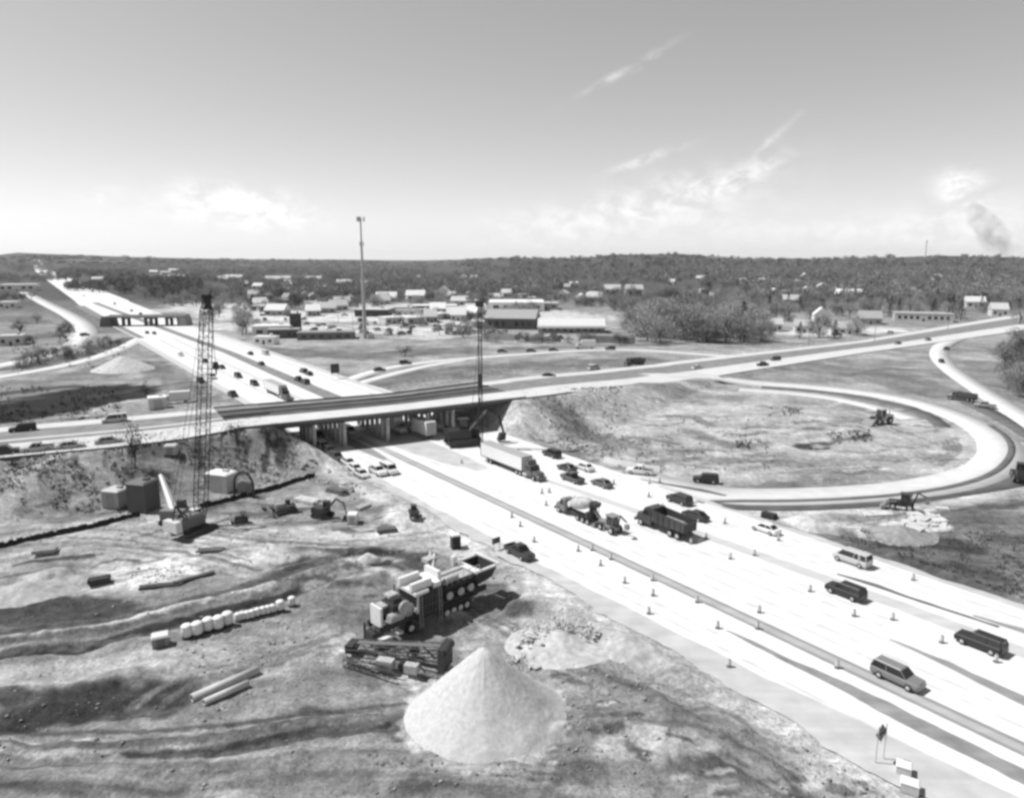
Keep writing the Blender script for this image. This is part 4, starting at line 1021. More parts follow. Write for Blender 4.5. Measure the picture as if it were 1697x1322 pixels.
# weeds and rough grass
def weeds(name, n, polys, hmin, hmax, g, seed, label):
    rs = np.random.RandomState(seed); V = []; T = []; c = 0
    for (u0, v0, u1, v1, slope, ww) in polys:
        m = int(n*ww); u = rs.uniform(u0, u1, m); v = rs.uniform(v0, v1, m)+(u-u0)*slope
        p = P(u, v); q = p[0]*NQ[0]+p[1]*NQ[1]; keep = (fbm(u, v*2, 30, 3, seed) > -.08) & ((q < 54) | (q > 101.5)); u = u[keep]; v = v[keep]
        for a, b in zip(u, v): pass
        t = None
        # march once for height
        d = rays(u, v); p = P(u, v)
        for it in range(4):
            z = terrain(p[0], p[1]); tt = (z-H)/d[:, 2]; p = np.array([d[:, 0]*tt, d[:, 1]*tt])
        z = terrain(p[0], p[1])
        for k in range(len(u)):
            hgt = rs.uniform(hmin, hmax)
            for j in range(5):
                a = rs.uniform(0, 6.28); r0 = hgt*.25; b0 = np.array([p[0, k]+rs.normal(0, r0), p[1, k]+rs.normal(0, r0), z[k]-.05])
                wv = np.array([math.cos(a), math.sin(a), 0])*hgt*.14
                tip = b0+[rs.normal(0, hgt*.35), rs.normal(0, hgt*.35), hgt*rs.uniform(.6, 1.1)]
                V += [b0-wv, b0+wv, tip]; T.append((c, c+1, c+2)); c += 3
    o = bpy.data.objects.new(name, np_mesh(name, np.array(V), np.array(T), mat('weed_'+str(g), g, .9, .3, .5))); C.objects.link(o)
    return tag(o, label, 'weeds', kind='stuff')
weeds('dry_weeds', 2800, [(240,735,500,800,0,.9),(0,770,230,850,0,.8),(860,680,990,745,0,.22),(870,684,1120,772,0,.2),(900,690,1300,780,0,.16)], .25, .7, .10, 5, 'dry weeds on the embankment slopes and the loop bank')
weeds('dark_brush', 520, [(1310,730,1375,745,0,.45),(1370,718,1445,738,-.1,.35),(1270,675,1330,690,0,.2),(1220,730,1275,742,0,.2),(940,662,1030,670,0,.2)], .3, .8, .045, 6, 'dark low brush growing inside the loop ramp')
weeds('rough_grass', 2600, [(1380,880,1700,1000,0,1.0)], .2, .55, .10, 7, 'rough dark grass beyond the highway on the right')
weeds('dark_brush', 800, [(0,640,200,700,0,.6),(20,575,210,625,-.12,.9)], .4, 1.1, .05, 8, 'dark scrub on the low ground beyond the crossroad at left')

# steel pipes
def pipe(u0, v0, u1, v1, r, label):
    a = hit(u0, v0); b = hit(u1, v1); z = max(a.z, b.z)+r*.9
    m = MB(); d = (b-a); L_ = math.hypot(d.x, d.y)
    m.lathe([(r*.86,0),(r,0),(r,L_),(r*.86,L_)], 20, axis='x')
    m.f = m.f[:-2]; m.m = m.m[:-2]
    m.lathe([(r*.86,.001),(r*.86,L_-.001)], 20, axis='x'); m.f = m.f[:-2]; m.m = m.m[:-2]
    o = m.build('steel_pipe', mat('pipe_grey', .5, .55, .12, .8), smooth=True); o.location = (a.x, a.y, z); o.rotation_euler = (0, 0, math.atan2(d.y, d.x))
    fix_normals(o)
    return tag(o, label, 'pipe', 'pipes on the dirt')
pipe(318,1162,428,1115,.42,'longer of two pale pipes lying on the dirt, the farther one')
pipe(338,1168,412,1137,.34,'shorter of two pale pipes lying on the dirt, the nearer one')

# crash barrels
def barrel_parts(h, r):
    b = MB(); b.lathe([(r*.9,.22*h),(r,.3*h),(r*1.03,.62*h),(r*.98,.86*h)], 16)
    l = MB(); l.lathe([(r*1.06,.85*h),(r*1.06,.9*h),(r*.8,.99*h),(r*.3,1.02*h)], 16)
    s = MB(); s.lathe([(r*1.0,0),(r*1.04,.06*h),(r*.86,.24*h)], 16)
    return [('barrel_body', clean(b.mesh('barrel_body', WHITE, True))), ('lid', clean(l.mesh('lid', WHITE, True))), ('base', clean(s.mesh('base', STEELD, True)))]
BP = barrel_parts(1.0, .46)
def crash_barrel(u, v, sc, label, group):
    p = hit(u, v); r = empty('crash_barrel', (p.x, p.y, p.z), random.uniform(0, 6)); r.scale = (sc*.95, sc*.95, sc*1.25)
    for n_, me in BP:
        o = bpy.data.objects.new(n_, me); C.objects.link(o); o.parent = r
    tag(r, label, 'barrel', group)
for u, v in ((311,1057),(328,1053),(346,1046),(363,1043),(378,1036)): crash_barrel(u, v, 1.35, 'tall white barrel with dark base among the five large ones beside the haul road', 'large white barrels in a row')
for u, v in ((395,1029),(402,1027),(410,1026),(418,1024),(427,1021),(436,1019),(444,1017),(452,1015)): crash_barrel(u, v, .85, 'small white barrel in the tight row along the haul road', 'small white barrels in a row')
crash_barrel(465,1012,1.1,'white barrel just past the tight row of small ones','single white barrels')
crash_barrel(484,1004,1.0,'white barrel standing alone at the right end of the barrel line','single white barrels')

# small huts, tanks and boxes
def hut(name, u, v, w_, d_, h_, rz, label, cat, roof_g=.7, wall_g=.3, roof_h=.2, door=True, parts=None):
    p = hit(u, v); r = empty(name, (p.x, p.y, p.z), R(rz))
    m = MB(); m.box(0,0,0,w_,d_,h_); m.build('wall', mat(name+'_wall', wall_g, .7, .12), r)
    m = MB(); m.box(0,0,h_,w_*1.08,d_*1.08,roof_h,0,.85); m.build('roof', mat(name+'_roof', roof_g, .6, .08), r)
    if door:
        m = MB(); m.box(0,-d_/2-.02,.08,w_*.5,.04,h_*.8); m.build('door', mat(name+'_door', wall_g*.6, .6, .1), r)
    if w_ > 3:
        m = MB()
        for k in range(int(w_/.45)+1): m.box(-w_/2+k*w_/int(w_/.45), -d_/2-.03, .1, .1, .06, h_-.15)
        for k in range(int(d_/.45)+1):
            for s in (-1, 1): m.box(s*(w_/2+.03), -d_/2+k*d_/int(d_/.45), .1, .06, .1, h_-.15)
        m.build('wall_rib', mat(name+'_rib', wall_g*.7, .7, .15), r)
        m = MB(); m.box(w_*.2, d_*.1, h_+roof_h, w_*.22, d_*.3, .35); m.build('roof_vent', mat(name+'_vent', roof_g*.6, .7), r)
    m = MB(); m.box(0,0,-.1,w_*1.02,d_*1.02,.12); m.build('skid', STEELD, r)
    return tag(r, label, cat)
hut('portable_toilet',755,908,1.3,1.3,2.1,20,'dark portable toilet with white roof on the dirt near the highway shoulder','portable toilet',.7,.05)
hut('pump_box',267,1068,1.7,1.4,1.1,25,'small box with white top left of the white barrels','box',.62,.2)
hut('storage_crate',1497,1281,1.1,1.0,.85,-30,'white crate by the shoulder at bottom right, the farther of two','crate',.75,.55,.1,False)
hut('storage_crate',1507,1310,1.3,1.0,.85,-30,'white crate by the shoulder at bottom right, the nearer of two','crate',.7,.5,.1,False)
hut('generator_box',368,812,4.6,3.0,3.4,-18,'white generator container right of the crane boom','container',.75,.6,.25,True)
hut('steel_tank',240,845,3.4,3.4,5.0,-14,'tall dark grey steel box left of the white crane arm','tank',.16,.11,.3,False)
hut('site_office',262,676,4.6,3.6,3.3,30,'white site office cabin beyond the crossroad, left one beside a parked truck','cabin',.8,.7)
vehicle('box_truck',292,668,205,.5,'white box truck parked beyond the crossroad beside the site office', small=False, sc=.85)
p_ = hit(585,866); s_ = hut('pump_box',585,866,1.6,1.4,1.5,0,'white drum-like box on the dirt right of the excavator','box',.8,.65)
hut('tool_shed',195,838,3.2,3.0,3.0,-14,'pale small shed at the left foot of the dark steel box','shed',.5,.42)
hut('tool_shed',284,752,2.2,1.8,1.7,10,'pale small shed behind the dark tree on the embankment','shed',.5,.4)

# hoop: upright end of a corrugated culvert
p_ = hit(405,823); r_ = empty('culvert_hoop', p_, R(-12))
m = MB()
for k in range(24):
    a0 = math.pi*(k/24*1.2-.1); a1 = math.pi*((k+1)/24*1.2-.1)
    m.tube((1.9*math.cos(a0),0,2.0+2.6*math.sin(a0)),(1.9*math.cos(a1),0,2.0+2.6*math.sin(a1)),.22,.22,6)
m.tube((1.9*math.cos(-.31),0,1.2),(1.9,0,0),.22); m.tube((-1.9,0,1.9),(-1.9,0,0),.22); m.build('rim', STEELD, r_)
m = MB(); m.lathe([(1.2,.3),(1.35,.3),(1.35,1.1),(1.2,1.1)], 20, (-.2,0,1.5), 'y'); m.build('pipe_end', mat('culvert_grey', .2, .7), r_)
tag(r_, 'dark hooped culvert end standing right of the white generator container', 'culvert')

# stacked timber and pallets lying about
def stack(u, v, L0, n, rows, rz, g, label):
    p = hit(u, v); r = empty('timber_stack', p, R(rz)); m = MB()
    for j in range(rows):
        for i in range(n): m.box(random.uniform(-.15,.15), (i-n/2)*.34, .12+j*.26, L0*random.uniform(.88,1.05), .29, .24)
    m.build('timber', mat('timber_'+str(g), g, .85, .3, 1.2), r); m = MB()
    for x in (-L0*.3, L0*.3): m.box(x, 0, 0, .2, n*.36, .13)
    m.build('bearer', mat('bearer', .1, .9), r); tag(r, label, 'timber')
stack(508,832,5,6,2,150,.55,'pale stacked timber lying right of the small bulldozer')
stack(452,842,3.5,5,2,20,.12,'dark stacked timber left of the pale bulldozer')
stack(560,816,4,5,3,-30,.14,'dark stacked timber on the slope near the overpass')
stack(350,912,4,4,1,10,.12,'dark planks lying on the haul road below the crane')
stack(262,972,4.5,3,1,15,.06,'black beams lying on the bright clearing')
stack(322,958,5,2,1,42,.1,'two long dark beams beside the bright clearing')
stack(165,966,2.6,4,3,30,.05,'small black stack beside the pale gravel heap')
stack(75,915,3,4,2,20,.3,'grey stack on the dirt at far left')
stack(600,842,3,4,2,60,.4,'pale stack on the dirt near the white drum-like box')
stack(1275,858,2.4,4,3,-40,.04,'small black stack at the highway edge right of the white sedan')
stack(1452,852,5,6,1,10,.6,'white planks lying beyond the highway below the loop')
stack(640,880,3,4,2,20,.13,'dark stack on the haul road near the small dark loader')
# silt fences
def silt_fence(pts, label, h0=1.3):
    h = h0
    w2 = smooth_line([list(hit(u, v)) for u, v in pts], 40); o0 = w2[0].copy(); zz = terrain(w2[:, 0], w2[:, 1])
    r = empty('silt_fence', (o0[0], o0[1], zz[0])); A = []; m = MB(); pm = MB()
    L_ = [(w2[i, 0]-o0[0], w2[i, 1]-o0[1], zz[i]-zz[0]) for i in range(40)]
    for i_, (a, b) in enumerate(zip(L_[:-1], L_[1:])):
        h = h0*(.75+.35*random.random())
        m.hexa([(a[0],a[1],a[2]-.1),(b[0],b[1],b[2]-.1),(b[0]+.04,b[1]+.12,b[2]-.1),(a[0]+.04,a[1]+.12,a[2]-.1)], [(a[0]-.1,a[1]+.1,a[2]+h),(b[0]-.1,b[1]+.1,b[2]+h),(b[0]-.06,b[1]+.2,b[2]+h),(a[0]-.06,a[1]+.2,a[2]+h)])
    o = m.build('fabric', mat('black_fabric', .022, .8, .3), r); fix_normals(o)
    for a in L_[::3]:
        k = MB(); k.tube((a[0],a[1]-.03,a[2]-.1),(a[0]-.1,a[1]+.05,a[2]+h+.3),.05,.05,5); k.build('post', STEELD, r)
    return tag(r, label, 'fence')
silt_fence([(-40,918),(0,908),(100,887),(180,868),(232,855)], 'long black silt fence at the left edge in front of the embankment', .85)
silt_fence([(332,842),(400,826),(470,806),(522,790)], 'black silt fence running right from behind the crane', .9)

# ------------------------------------------------------------------ lattice-boom crane
def boom_crane(base_uv, tip_uv, tipD, label, w0=1.9, w1=1.3, sc=1.0, rz=60, counter_g=.6, nseg=30):
    p = hit(*base_uv); r = empty('crawler_crane', (p.x, p.y, p.z))
    c, s = math.cos(R(rz)), math.sin(R(rz))
    def add(m, n_, mt):
        m.v = [(x*c*sc-y*s*sc, x*s*sc+y*c*sc, z*sc) for x, y, z in m.v]; o = m.build(n_, mt, r); fix_normals(o); return o
    for sd in (-1, 1):
        m = MB(); m.prism([(-3.4,.55),(-2.9,.08),(2.9,.08),(3.4,.55),(3.2,1.1),(2.7,1.3),(-2.7,1.3),(-3.2,1.1)], sd*2.3-.5, sd*2.3+.5)
        for x in np.arange(-2.7, 2.8, .45): m.box(float(x),sd*2.3,1.28,.22,1.06,.07)
        add(m, 'track', STEELD)
    m = MB(); m.box(0,0,.8,4.0,4.2,.7); m.lathe([(1.4,1.45),(1.4,1.75)], 16); add(m, 'carbody', STEELD)
    m = MB(); m.box(-1.2,0,1.75,5.6,3.0,1.9); m.box(-1.0,0,3.65,4.6,2.6,.25,0,.9); m.box(-2.6,.6,3.9,1.2,1.0,.7); m.tube((-1.2,-.9,3.9),(-1.2,-.9,4.9),.12)
    for k_ in range(9): m.box(-3.6+k_*.55,0,1.85,.12,3.06,1.6)
    add(m, 'engine_house', mat('crane_house', .14, .6, .2))
    m = MB(); m.box(-4.5,0,1.7,1.3,3.8,2.1,0,.95); add(m, 'counterweight', mat('crane_counter', counter_g, .6, .1))
    m = MB(); m.box(1.9,1.5,1.9,1.7,1.2,2.0,0,.9); add(m, 'cab', GLASS)
    m = MB(); m.box(1.85,1.5,3.9,1.9,1.35,.12); add(m, 'cab_roof', WHITE)
    d = rays(*tip_uv); t = tipD/d[1]; tip = Vector((d[0]*t-p.x, d[1]*t-p.y, H+d[2]*t-p.z))
    foot = Vector((1.6*c*sc, 1.6*s*sc, 2.2*sc))
    m = MB(); L_ = (tip-foot)
    m.lattice(foot, foot+L_*.08, .7*w0, w0, 3, .07, .04); m.lattice(foot+L_*.08, foot+L_*.93, w0, w0*.92, nseg, .07, .034); m.lattice(foot+L_*.93, tip, w0*.92, .6, 4, .08, .05)
    bo = m.build('boom', mat('boom_black', .022, .6, .3), r)
    hd = (tip-foot).normalized(); sd_ = hd.cross(Vector((0, 0, 1))).normalized()
    m = MB(); up = tip+hd*.2
    for k in (-1, 1): m.lathe([(.4,-.1),(.4,.1)], 14, tuple(tip+sd_*.5*k), 'y')
    m.box(tip.x, tip.y, tip.z-1.9, .75, .8, 2.2, 0, .6)
    m.tube((tip.x,tip.y,tip.z),(tip.x+.9,tip.y,tip.z+1.0),.12,.08,5); add2 = m.build('boom_head', mat('boom_black', .022, .6, .3), r); fix_normals(add2)
    # pendant lines and hook
    gan = Vector((-3.6*c*sc, -3.6*s*sc, 6.4*sc))
    m = MB(); m.path([(-1.5*c*sc-.6*s,-1.5*s*sc+.6*c,3.6*sc), tuple(gan), (-4.4*c*sc,-4.4*s*sc,3.4*sc)], .12); m.path([(-1.5*c*sc+.6*s,-1.5*s*sc-.6*c,3.6*sc), tuple(gan)], .12); m.build('gantry', STEELD, r)
    m = MB()
    for k in (-.4, .4): m.tube(gan+sd_*k, tip+sd_*k, .035, .035, 4)
    m.build('pendant_line', STEELD, r)
    tag(r, label, 'crane')
    return r, p, tip
cr, crp, tip = boom_crane((322,882), (343,492), 117, 'tall black lattice boom crawler crane standing left of the highway', 1.65, 1.2, .82, 62)
# hook block of the crane
hk = MB(); hx = tip+Vector((.7,-.4,0)); d_ = rays(342,600); hz = H+d_[2]*117/d_[1]-crp.z
hk.tube(hx, (hx.x,hx.y,hz), .05, .05, 4); hk.build('hoist_line', STEELD, cr)
hk = MB(); hk.box(hx.x,hx.y,hz-1.1,.9,.7,1.2,0,.7); hk.tube((hx.x,hx.y,hz-1.0),(hx.x,hx.y,hz-2.0),.14,.1); hk.build('hook_block', STEELD, cr)

# white hydraulic arm machine beside the crane
p_ = hit(291,866); r_ = empty('hydraulic_crane', p_, 0)
m = MB(); m.box(0,0,.9,3.8,2.4,1.5); o = m.build('body', mat('machine_grey', .2, .6), r_)
for sd in (-1, 1):
    m = MB(); m.prism([(-2.1,.4),(-1.7,.05),(1.7,.05),(2.1,.4),(1.9,.9),(-1.9,.9)], sd*1.2-.35, sd*1.2+.35); o = m.build('track', STEELD, r_); fix_normals(o)
m = MB(); m.box(.9,.7,2.4,1.4,1.0,1.2,0,.9); m.build('cab', GLASS, r_)
d_ = rays(266,787); t_ = (p_.y+5.0)/d_[1]; tp = Vector((d_[0]*t_-p_.x, 5.0, H+d_[2]*t_-p_.z))
m = MB(); m.tube((-.3,.3,2.0),tuple(tp),.62,.34,6); o = m.build('arm', WHITE, r_); fix_normals(o)
m = MB(); m.tube((.6,-.4,1.8),tuple(Vector((-.3,.3,2.0)).lerp(tp,.45)),.16,.16,6); o = m.build('arm_cylinder', RIM, r_)
tag(r_, 'hydraulic crane with thick white arm leaning left, next to the black crane', 'crane')

# pile driving rig at the overpass
p_ = hit(797,742); r_ = empty('pile_driving_rig', p_, 0)
d_ = rays(795,502); t_ = p_.y/d_[1]; zt = H+d_[2]*t_-p_.z
m = MB(); m.lattice((0,0,.2),(0.0,0,zt),.8,.7,24,.08,.045); m.build('lead_mast', mat('boom_black', .022, .6, .3), r_)
m = MB(); m.box(0,-.3,zt-.8,1.8,1.2,1.2); m.build('mast_head', STEELD, r_)
m = MB(); m.box(0,-.75,zt*.42,1.0,.8,3.4); m.build('hammer', STEELD, r_)
m = MB(); m.box(-2.6,4.6,.9,4.2,3.0,2.6); m.build('engine_house', mat('rig_house', .04, .6), r_)
m = MB(); m.tube((-1.2,3.6,2.4),(-.2,.4,zt*.35),.18,.18,6); m.tube((-2.6,3.6,3.4),(-.2,.4,zt*.8),.05,.05,4); m.build('stay', STEELD, r_)
for sd in (-1, 1):
    m = MB(); m.prism([(-5.4,.5),(-4.9,.05),(-.6,.05),(-.1,.5),(-.4,1.0),(-5.1,1.0)], 4.6+sd*1.6-.4, 4.6+sd*1.6+.4); o = m.build('track', STEELD, r_); fix_normals(o)
tag(r_, 'pile driving rig with tall thin black mast at the right end of the overpass', 'pile rig')
# second, curved-boom machine right under the deck edge
p_ = hit(772,722)
vehicle('excavator',764,738,20,.02,'large black excavator with raised arm under the right end of the overpass', sc=1.9)

# ------------------------------------------------------------------ crushing plant
a_ = hit(610,1066); b_ = hit(803,987)
ax = math.atan2(b_.y-a_.y, b_.x-a_.x); Lc = math.hypot(b_.x-a_.x, b_.y-a_.y)
r_ = empty('crushing_plant', a_, ax); tag(r_, 'white topped mobile crushing plant on many wheels, in front of the large sand pile', 'crusher')
def ad(m, n_, mt, sm=False): o = m.build(n_, mt, r_, sm); fix_normals(o); return o
k = Lc/22.0
BLK = mat('plant_black', .042, .6, .35); PG = mat('plant_grey', .42, .6, .25); PW = mat('plant_white', .7, .5, .08)
m = MB(); m.box(11*k,-1.1,1.35,20*k,.3,.7); m.box(11*k,1.1,1.35,20*k,.3,.7)
for x in np.linspace(2, 20, 10): m.box(float(x)*k,0,1.5,.25,2.2,.4)
ad(m, 'chassis', BLK)
m = MB(); m.hexa([(7.2*k,-1.6,1.2),(11.2*k,-1.6,1.2),(11.2*k,1.6,1.2),(7.2*k,1.6,1.2)], [(6.9*k,-1.7,4.4),(11.6*k,-1.7,4.4),(11.6*k,1.7,4.4),(6.9*k,1.7,4.4)]); ad(m, 'crusher_housing', BLK)
m = MB()
m.box(7.2*k,0,2.2,.25,3.5,2.3)
m.box(7.9*k,0,4.4,2.4*k,3.7,.35); m.box(8.4*k,-1.0,4.75,3.6*k,.5,.9); m.box(8.4*k,1.3,4.75,3.6*k,.5,.9); m.box(11.0*k,.2,4.4,1.4*k,3.4,.6); m.box(12.0*k,.4,4.5,.5,2.6,1.4)
ad(m, 'top_cover', PW)
m = MB(); m.box(9.6*k,.1,4.45,2.4*k,1.8,.3); ad(m, 'feed_slot', PG)
m = MB(); m.hexa([(12.5*k,-.9,2.5),(18.5*k,-.9,3.0),(18.5*k,1.2,3.0),(12.5*k,1.2,2.5)], [(12.3*k,-1.5,3.9),(18.8*k,-1.5,4.1),(18.8*k,1.7,4.1),(12.3*k,1.7,3.9)]); ad(m, 'screen_deck', BLK)
m = MB(); m.box(15.2*k,1.0,3.95,5.6*k,.8,.5); m.box(15.5*k,0,4.12,6.0*k,2.4,.12); m.box(14.2*k,-.9,4.2,2.6*k,.4,.5); ad(m, 'walkway', PG)
m = MB()
for s in (-1.75, 1.75):
    m.path([(12.6*k,s,4.2),(12.6*k,s,5.2),(19*k,s,5.3),(19*k,s,4.2)], .045, 5)
    for x in np.linspace(13.5, 18.2, 5): m.tube((float(x)*k,s,4.1),(float(x)*k,s,5.25),.04,.04,4)
ad(m, 'handrail', RIM)
# feed hopper at the right end: open box with flared walls
m = MB(); x0, x1 = 18.6*k, 22.2*k
m.hexa([(x0+.4,-1.0,2.3),(x1-.3,-1.0,2.5),(x1-.3,1.2,2.5),(x0+.4,1.2,2.3)], [(x0+.35,-1.1,2.7),(x1-.25,-1.1,2.9),(x1-.25,1.3,2.9),(x0+.35,1.3,2.7)])
for (pa, pb_) in (((x0+.3,-1.2),(x1,-1.2)),((x0+.3,1.4),(x1,1.4))):
    s = -1 if pa[1] < 0 else 1
    m.hexa([(pa[0],pa[1]-.06,2.6),(pb_[0],pb_[1]-.06,2.8),(pb_[0],pb_[1]+.06,2.8),(pa[0],pa[1]+.06,2.6)], [(pa[0]-.3,pa[1]+s*.7-.06,4.5),(pb_[0]+.4,pb_[1]+s*.7-.06,4.7),(pb_[0]+.4,pb_[1]+s*.7+.06,4.7),(pa[0]-.3,pa[1]+s*.7+.06,4.5)])
m.hexa([(x1-.06,-1.2,2.8),(x1+.06,-1.2,2.8),(x1+.06,1.4,2.8),(x1-.06,1.4,2.8)], [(x1+.4,-1.9,4.7),(x1+.52,-1.9,4.7),(x1+.52,2.1,4.7),(x1+.4,2.1,4.7)])
ad(m, 'feed_hopper', BLK)
m = MB(); m.box((x0+x1)/2,-1.95,4.45,x1-x0+.9,.3,.22); m.box((x0+x1)/2,2.1,4.45,x1-x0+.9,.3,.22); m.box(x1+.5,.1,4.55,.3,4.2,.2); m.box(x0,.1,4.4,.9,4.0,.2); ad(m, 'hopper_rim', PW)
m = MB(); m.box((x0+x1)/2,.1,2.9,(x1-x0)*.7,2.0,.6,0,.8); ad(m, 'hopper_load', mat('gravel_load', .3, .95, .3, 4))
# engine / power unit and left-hand frame work
m = MB(); m.box(4.9*k,.2,2.1,2.8*k,2.4,1.7); m.box(4.6*k,.2,3.8,1.6*k,1.8,.5,0,.8); ad(m, 'engine', BLK)
m = MB(); m.box(4.6*k,.6,4.3,1.6*k,1.2,.3); m.box(3.2*k,.7,3.4,1.2*k,1.4,.25); ad(m, 'engine_cover', PG)
for x, y in ((5.9*k,-1.3),(5.2*k,-1.35)):
    m = MB(); m.lathe([(.75,-.14),(.8,0),(.75,.14)], 18, (x,y,2.9+(.5 if x < 5.5*k else 0)), 'y'); m.lathe([(.3,-.2),(.3,.2)], 10, (x,y,2.9+(.5 if x < 5.5*k else 0)), 'y'); ad(m, 'flywheel', PG)
m = MB(); m.box(1.4*k,-.2,1.9,.3,2.0,2.3); ad(m, 'end_panel', PW)
m = MB(); m.box(2.2*k,-1.6,.9,3.0,1.2,.25); m.box(.9*k,-1.9,.3,2.2,.5,.5); ad(m, 'drawbar', PW)
m = MB()
for x in (.4, 1.4, 2.6):
    m.tube((x*k,-1.1,0),(x*k,-1.1,2.0),.14); m.tube((x*k,1.1,0),(x*k,1.1,2.0),.14); m.tube((x*k,-1.1,1.9),(x*k,1.1,1.9),.1)
m.box(.6*k,-.6,.4,1.4,1.5,1.3); ad(m, 'support_frame', BLK)
m = MB(); m.tube((12.3*k,1.0,3.6),(16.8*k,4.8,5.2),.22,.22,4); m.tube((12.3*k,1.9,3.6),(16.8*k,5.6,5.2),.22,.22,4); m.box(15.5*k,4.6,4.6,1.6,1.2,.5); m.tube((16.6*k,5.2,0.1),(16.6*k,5.2,5.2),.12); ad(m, 'side_conveyor', PG)
for x in (6.0, 12.6, 13.9, 15.2, 16.5):
    for s in (-1.45, 1.45):
        m = MB(); rr = .72; m.lathe([(rr*.6,-.26),(rr*.95,-.26),(rr,-.12),(rr,.12),(rr*.95,.26),(rr*.6,.26)], 18, axis='y'); o = m.build('wheel', TYRE, r_, True); fix_normals(o); o.location = (x*k, s, rr)
        m = MB(); m.lathe([(.12,-.3),(rr*.5,-.27),(rr*.58,0),(rr*.5,.27),(.12,.3)], 14, axis='y'); q_ = m.build('rim', mat('rim_pale', .6, .5), o, True); fix_normals(q_)
for x in (3.4, 18.0):
    for s in (-1.1, 1.1):
        m = MB(); m.tube((x*k,s,0),(x*k,s,1.5),.13,.13,6); m.box(x*k,s,0,.6,.6,.1); ad(m, 'jack_leg', STEEL)
for x in (7.6, 11.2):
    m = MB()
    for s in (-.22, .22): m.tube((x*k+s,-1.95,.3),(x*k+s,-1.8,4.5),.03,.03,4)
    for z in np.arange(.5, 4.4, .34): m.tube((x*k-.22,-1.94+(z-.3)*.036,z),(x*k+.22,-1.94+(z-.3)*.036,z),.025,.025,4)
    ad(m, 'ladder', RIM)
m = MB()
for i in range(6): m.path([((7.4+i*.6)*k,-1.74,1.3),((7.4+i*.6)*k,-1.82,4.2)], .06, 4)
for z in (1.9, 2.8, 3.7): m.box(9.3*k,-1.78,z,3.9*k,.08,.1)
ad(m, 'housing_rib', mat('plant_rib', .09, .6, .3))
m = MB()
for i in range(5): m.path([((3.0+i*.35)*k,-1.1,2.2+i*.12),((4.2+i*.3)*k,-1.35,2.6+i*.2),((6.6)*k,-1.5,1.6+i*.3)], .05, 5)
ad(m, 'hose', STEELD)
m = MB(); m.lathe([(.5,-.9),(.55,-.8),(.55,.8),(.5,.9)], 14, (3.9*k,-1.0,2.5), 'x'); ad(m, 'fuel_tank', PG)
m = MB(); m.tube((5.4*k,.9,3.8),(5.4*k,.9,5.4),.12); ad(m, 'exhaust_stack', STEEL)
for x in (13.2, 15.4, 17.4):
    m = MB(); m.lathe([(.42,-.12),(.5,0),(.42,.12)], 14, (x*k,-1.62,2.75), 'y'); ad(m, 'belt_pulley', PG)
m = MB(); m.box(15.5*k,-1.45,1.35,6.5*k,.16,.3); m.tube((12.4*k,-1.5,1.4),(19*k,-1.5,3.4),.07); m.tube((12.4*k,-1.5,3.3),(19*k,-1.5,1.5),.07); ad(m, 'side_brace', BLK)
# person-sized gear on the plant
m = MB(); m.box(17.6*k,1.9,4.3,.5,.5,1.3); m.box(18.2*k,1.3,4.3,.35,.35,1.0); ad(m, 'control_box', PW)

# stacker conveyor lying by the sand pile
a2 = hit(588,1078); b2 = hit(742,1108)
an2 = math.atan2(b2.y-a2.y, b2.x-a2.x); L2 = math.hypot(b2.x-a2.x, b2.y-a2.y)
r_ = empty('stacker_conveyor', a2, an2); tag(r_, 'dark lattice stacker conveyor between the crushing plant and the large sand pile', 'conveyor')
for y in (-1.5, .0):
    m = MB(); m.lattice((0,y,.75),(L2,y,1.9),.85,.85,12,.065,.03); o = m.build('truss', BLK, r_)
m = MB(); m.hexa([(0,-.7,1.2),(L2,-.7,2.35),(L2,-.0,2.35),(0,0,1.2)], [(0,-.7,1.28),(L2,-.7,2.43),(L2,0,2.43),(0,0,1.28)]); ad(m, 'belt', mat('belt_grey', .14, .8))
m = MB(); m.box(L2,-.7,.2,.7,2.6,2.6); m.lathe([(.4,-1.1),(.4,1.1)], 14, (L2+.3,-.7,2.4), 'y'); ad(m, 'head_drum', BLK)
m = MB(); m.path([(L2*.55,-2.0,.1),(L2*.7,-2.0,1.6),(L2*.85,-2.0,.1)], .09); m.path([(L2*.55,.6,.1),(L2*.7,.6,1.6),(L2*.85,.6,.1)], .09); ad(m, 'support_frame', STEELD)
for s in (-2.3, .9):
    m = MB(); m.lathe([(.3,-.2),(.5,-.2),(.55,0),(.5,.2),(.3,.2)], 14, axis='y'); o = m.build('wheel', TYRE, r_, True); fix_normals(o); o.location = (L2*.62, s, .55)
m = MB(); m.lattice((.4,-2.9,.45),(L2*.62,-3.6,.45),.7,.7,9,.06,.03); ad(m, 'undercarriage', BLK)
m = MB(); m.box(.1,-.7,.5,.9,1.7,.9); ad(m, 'tail_hopper', BLK)
m = MB(); m.box(L2*.45,-2.5,.2,1.8,1.0,1.0); ad(m, 'motor', PG)
m = MB(); m.box(L2*.72,-2.4,.2,1.4,1.0,.9); ad(m, 'motor', PG)

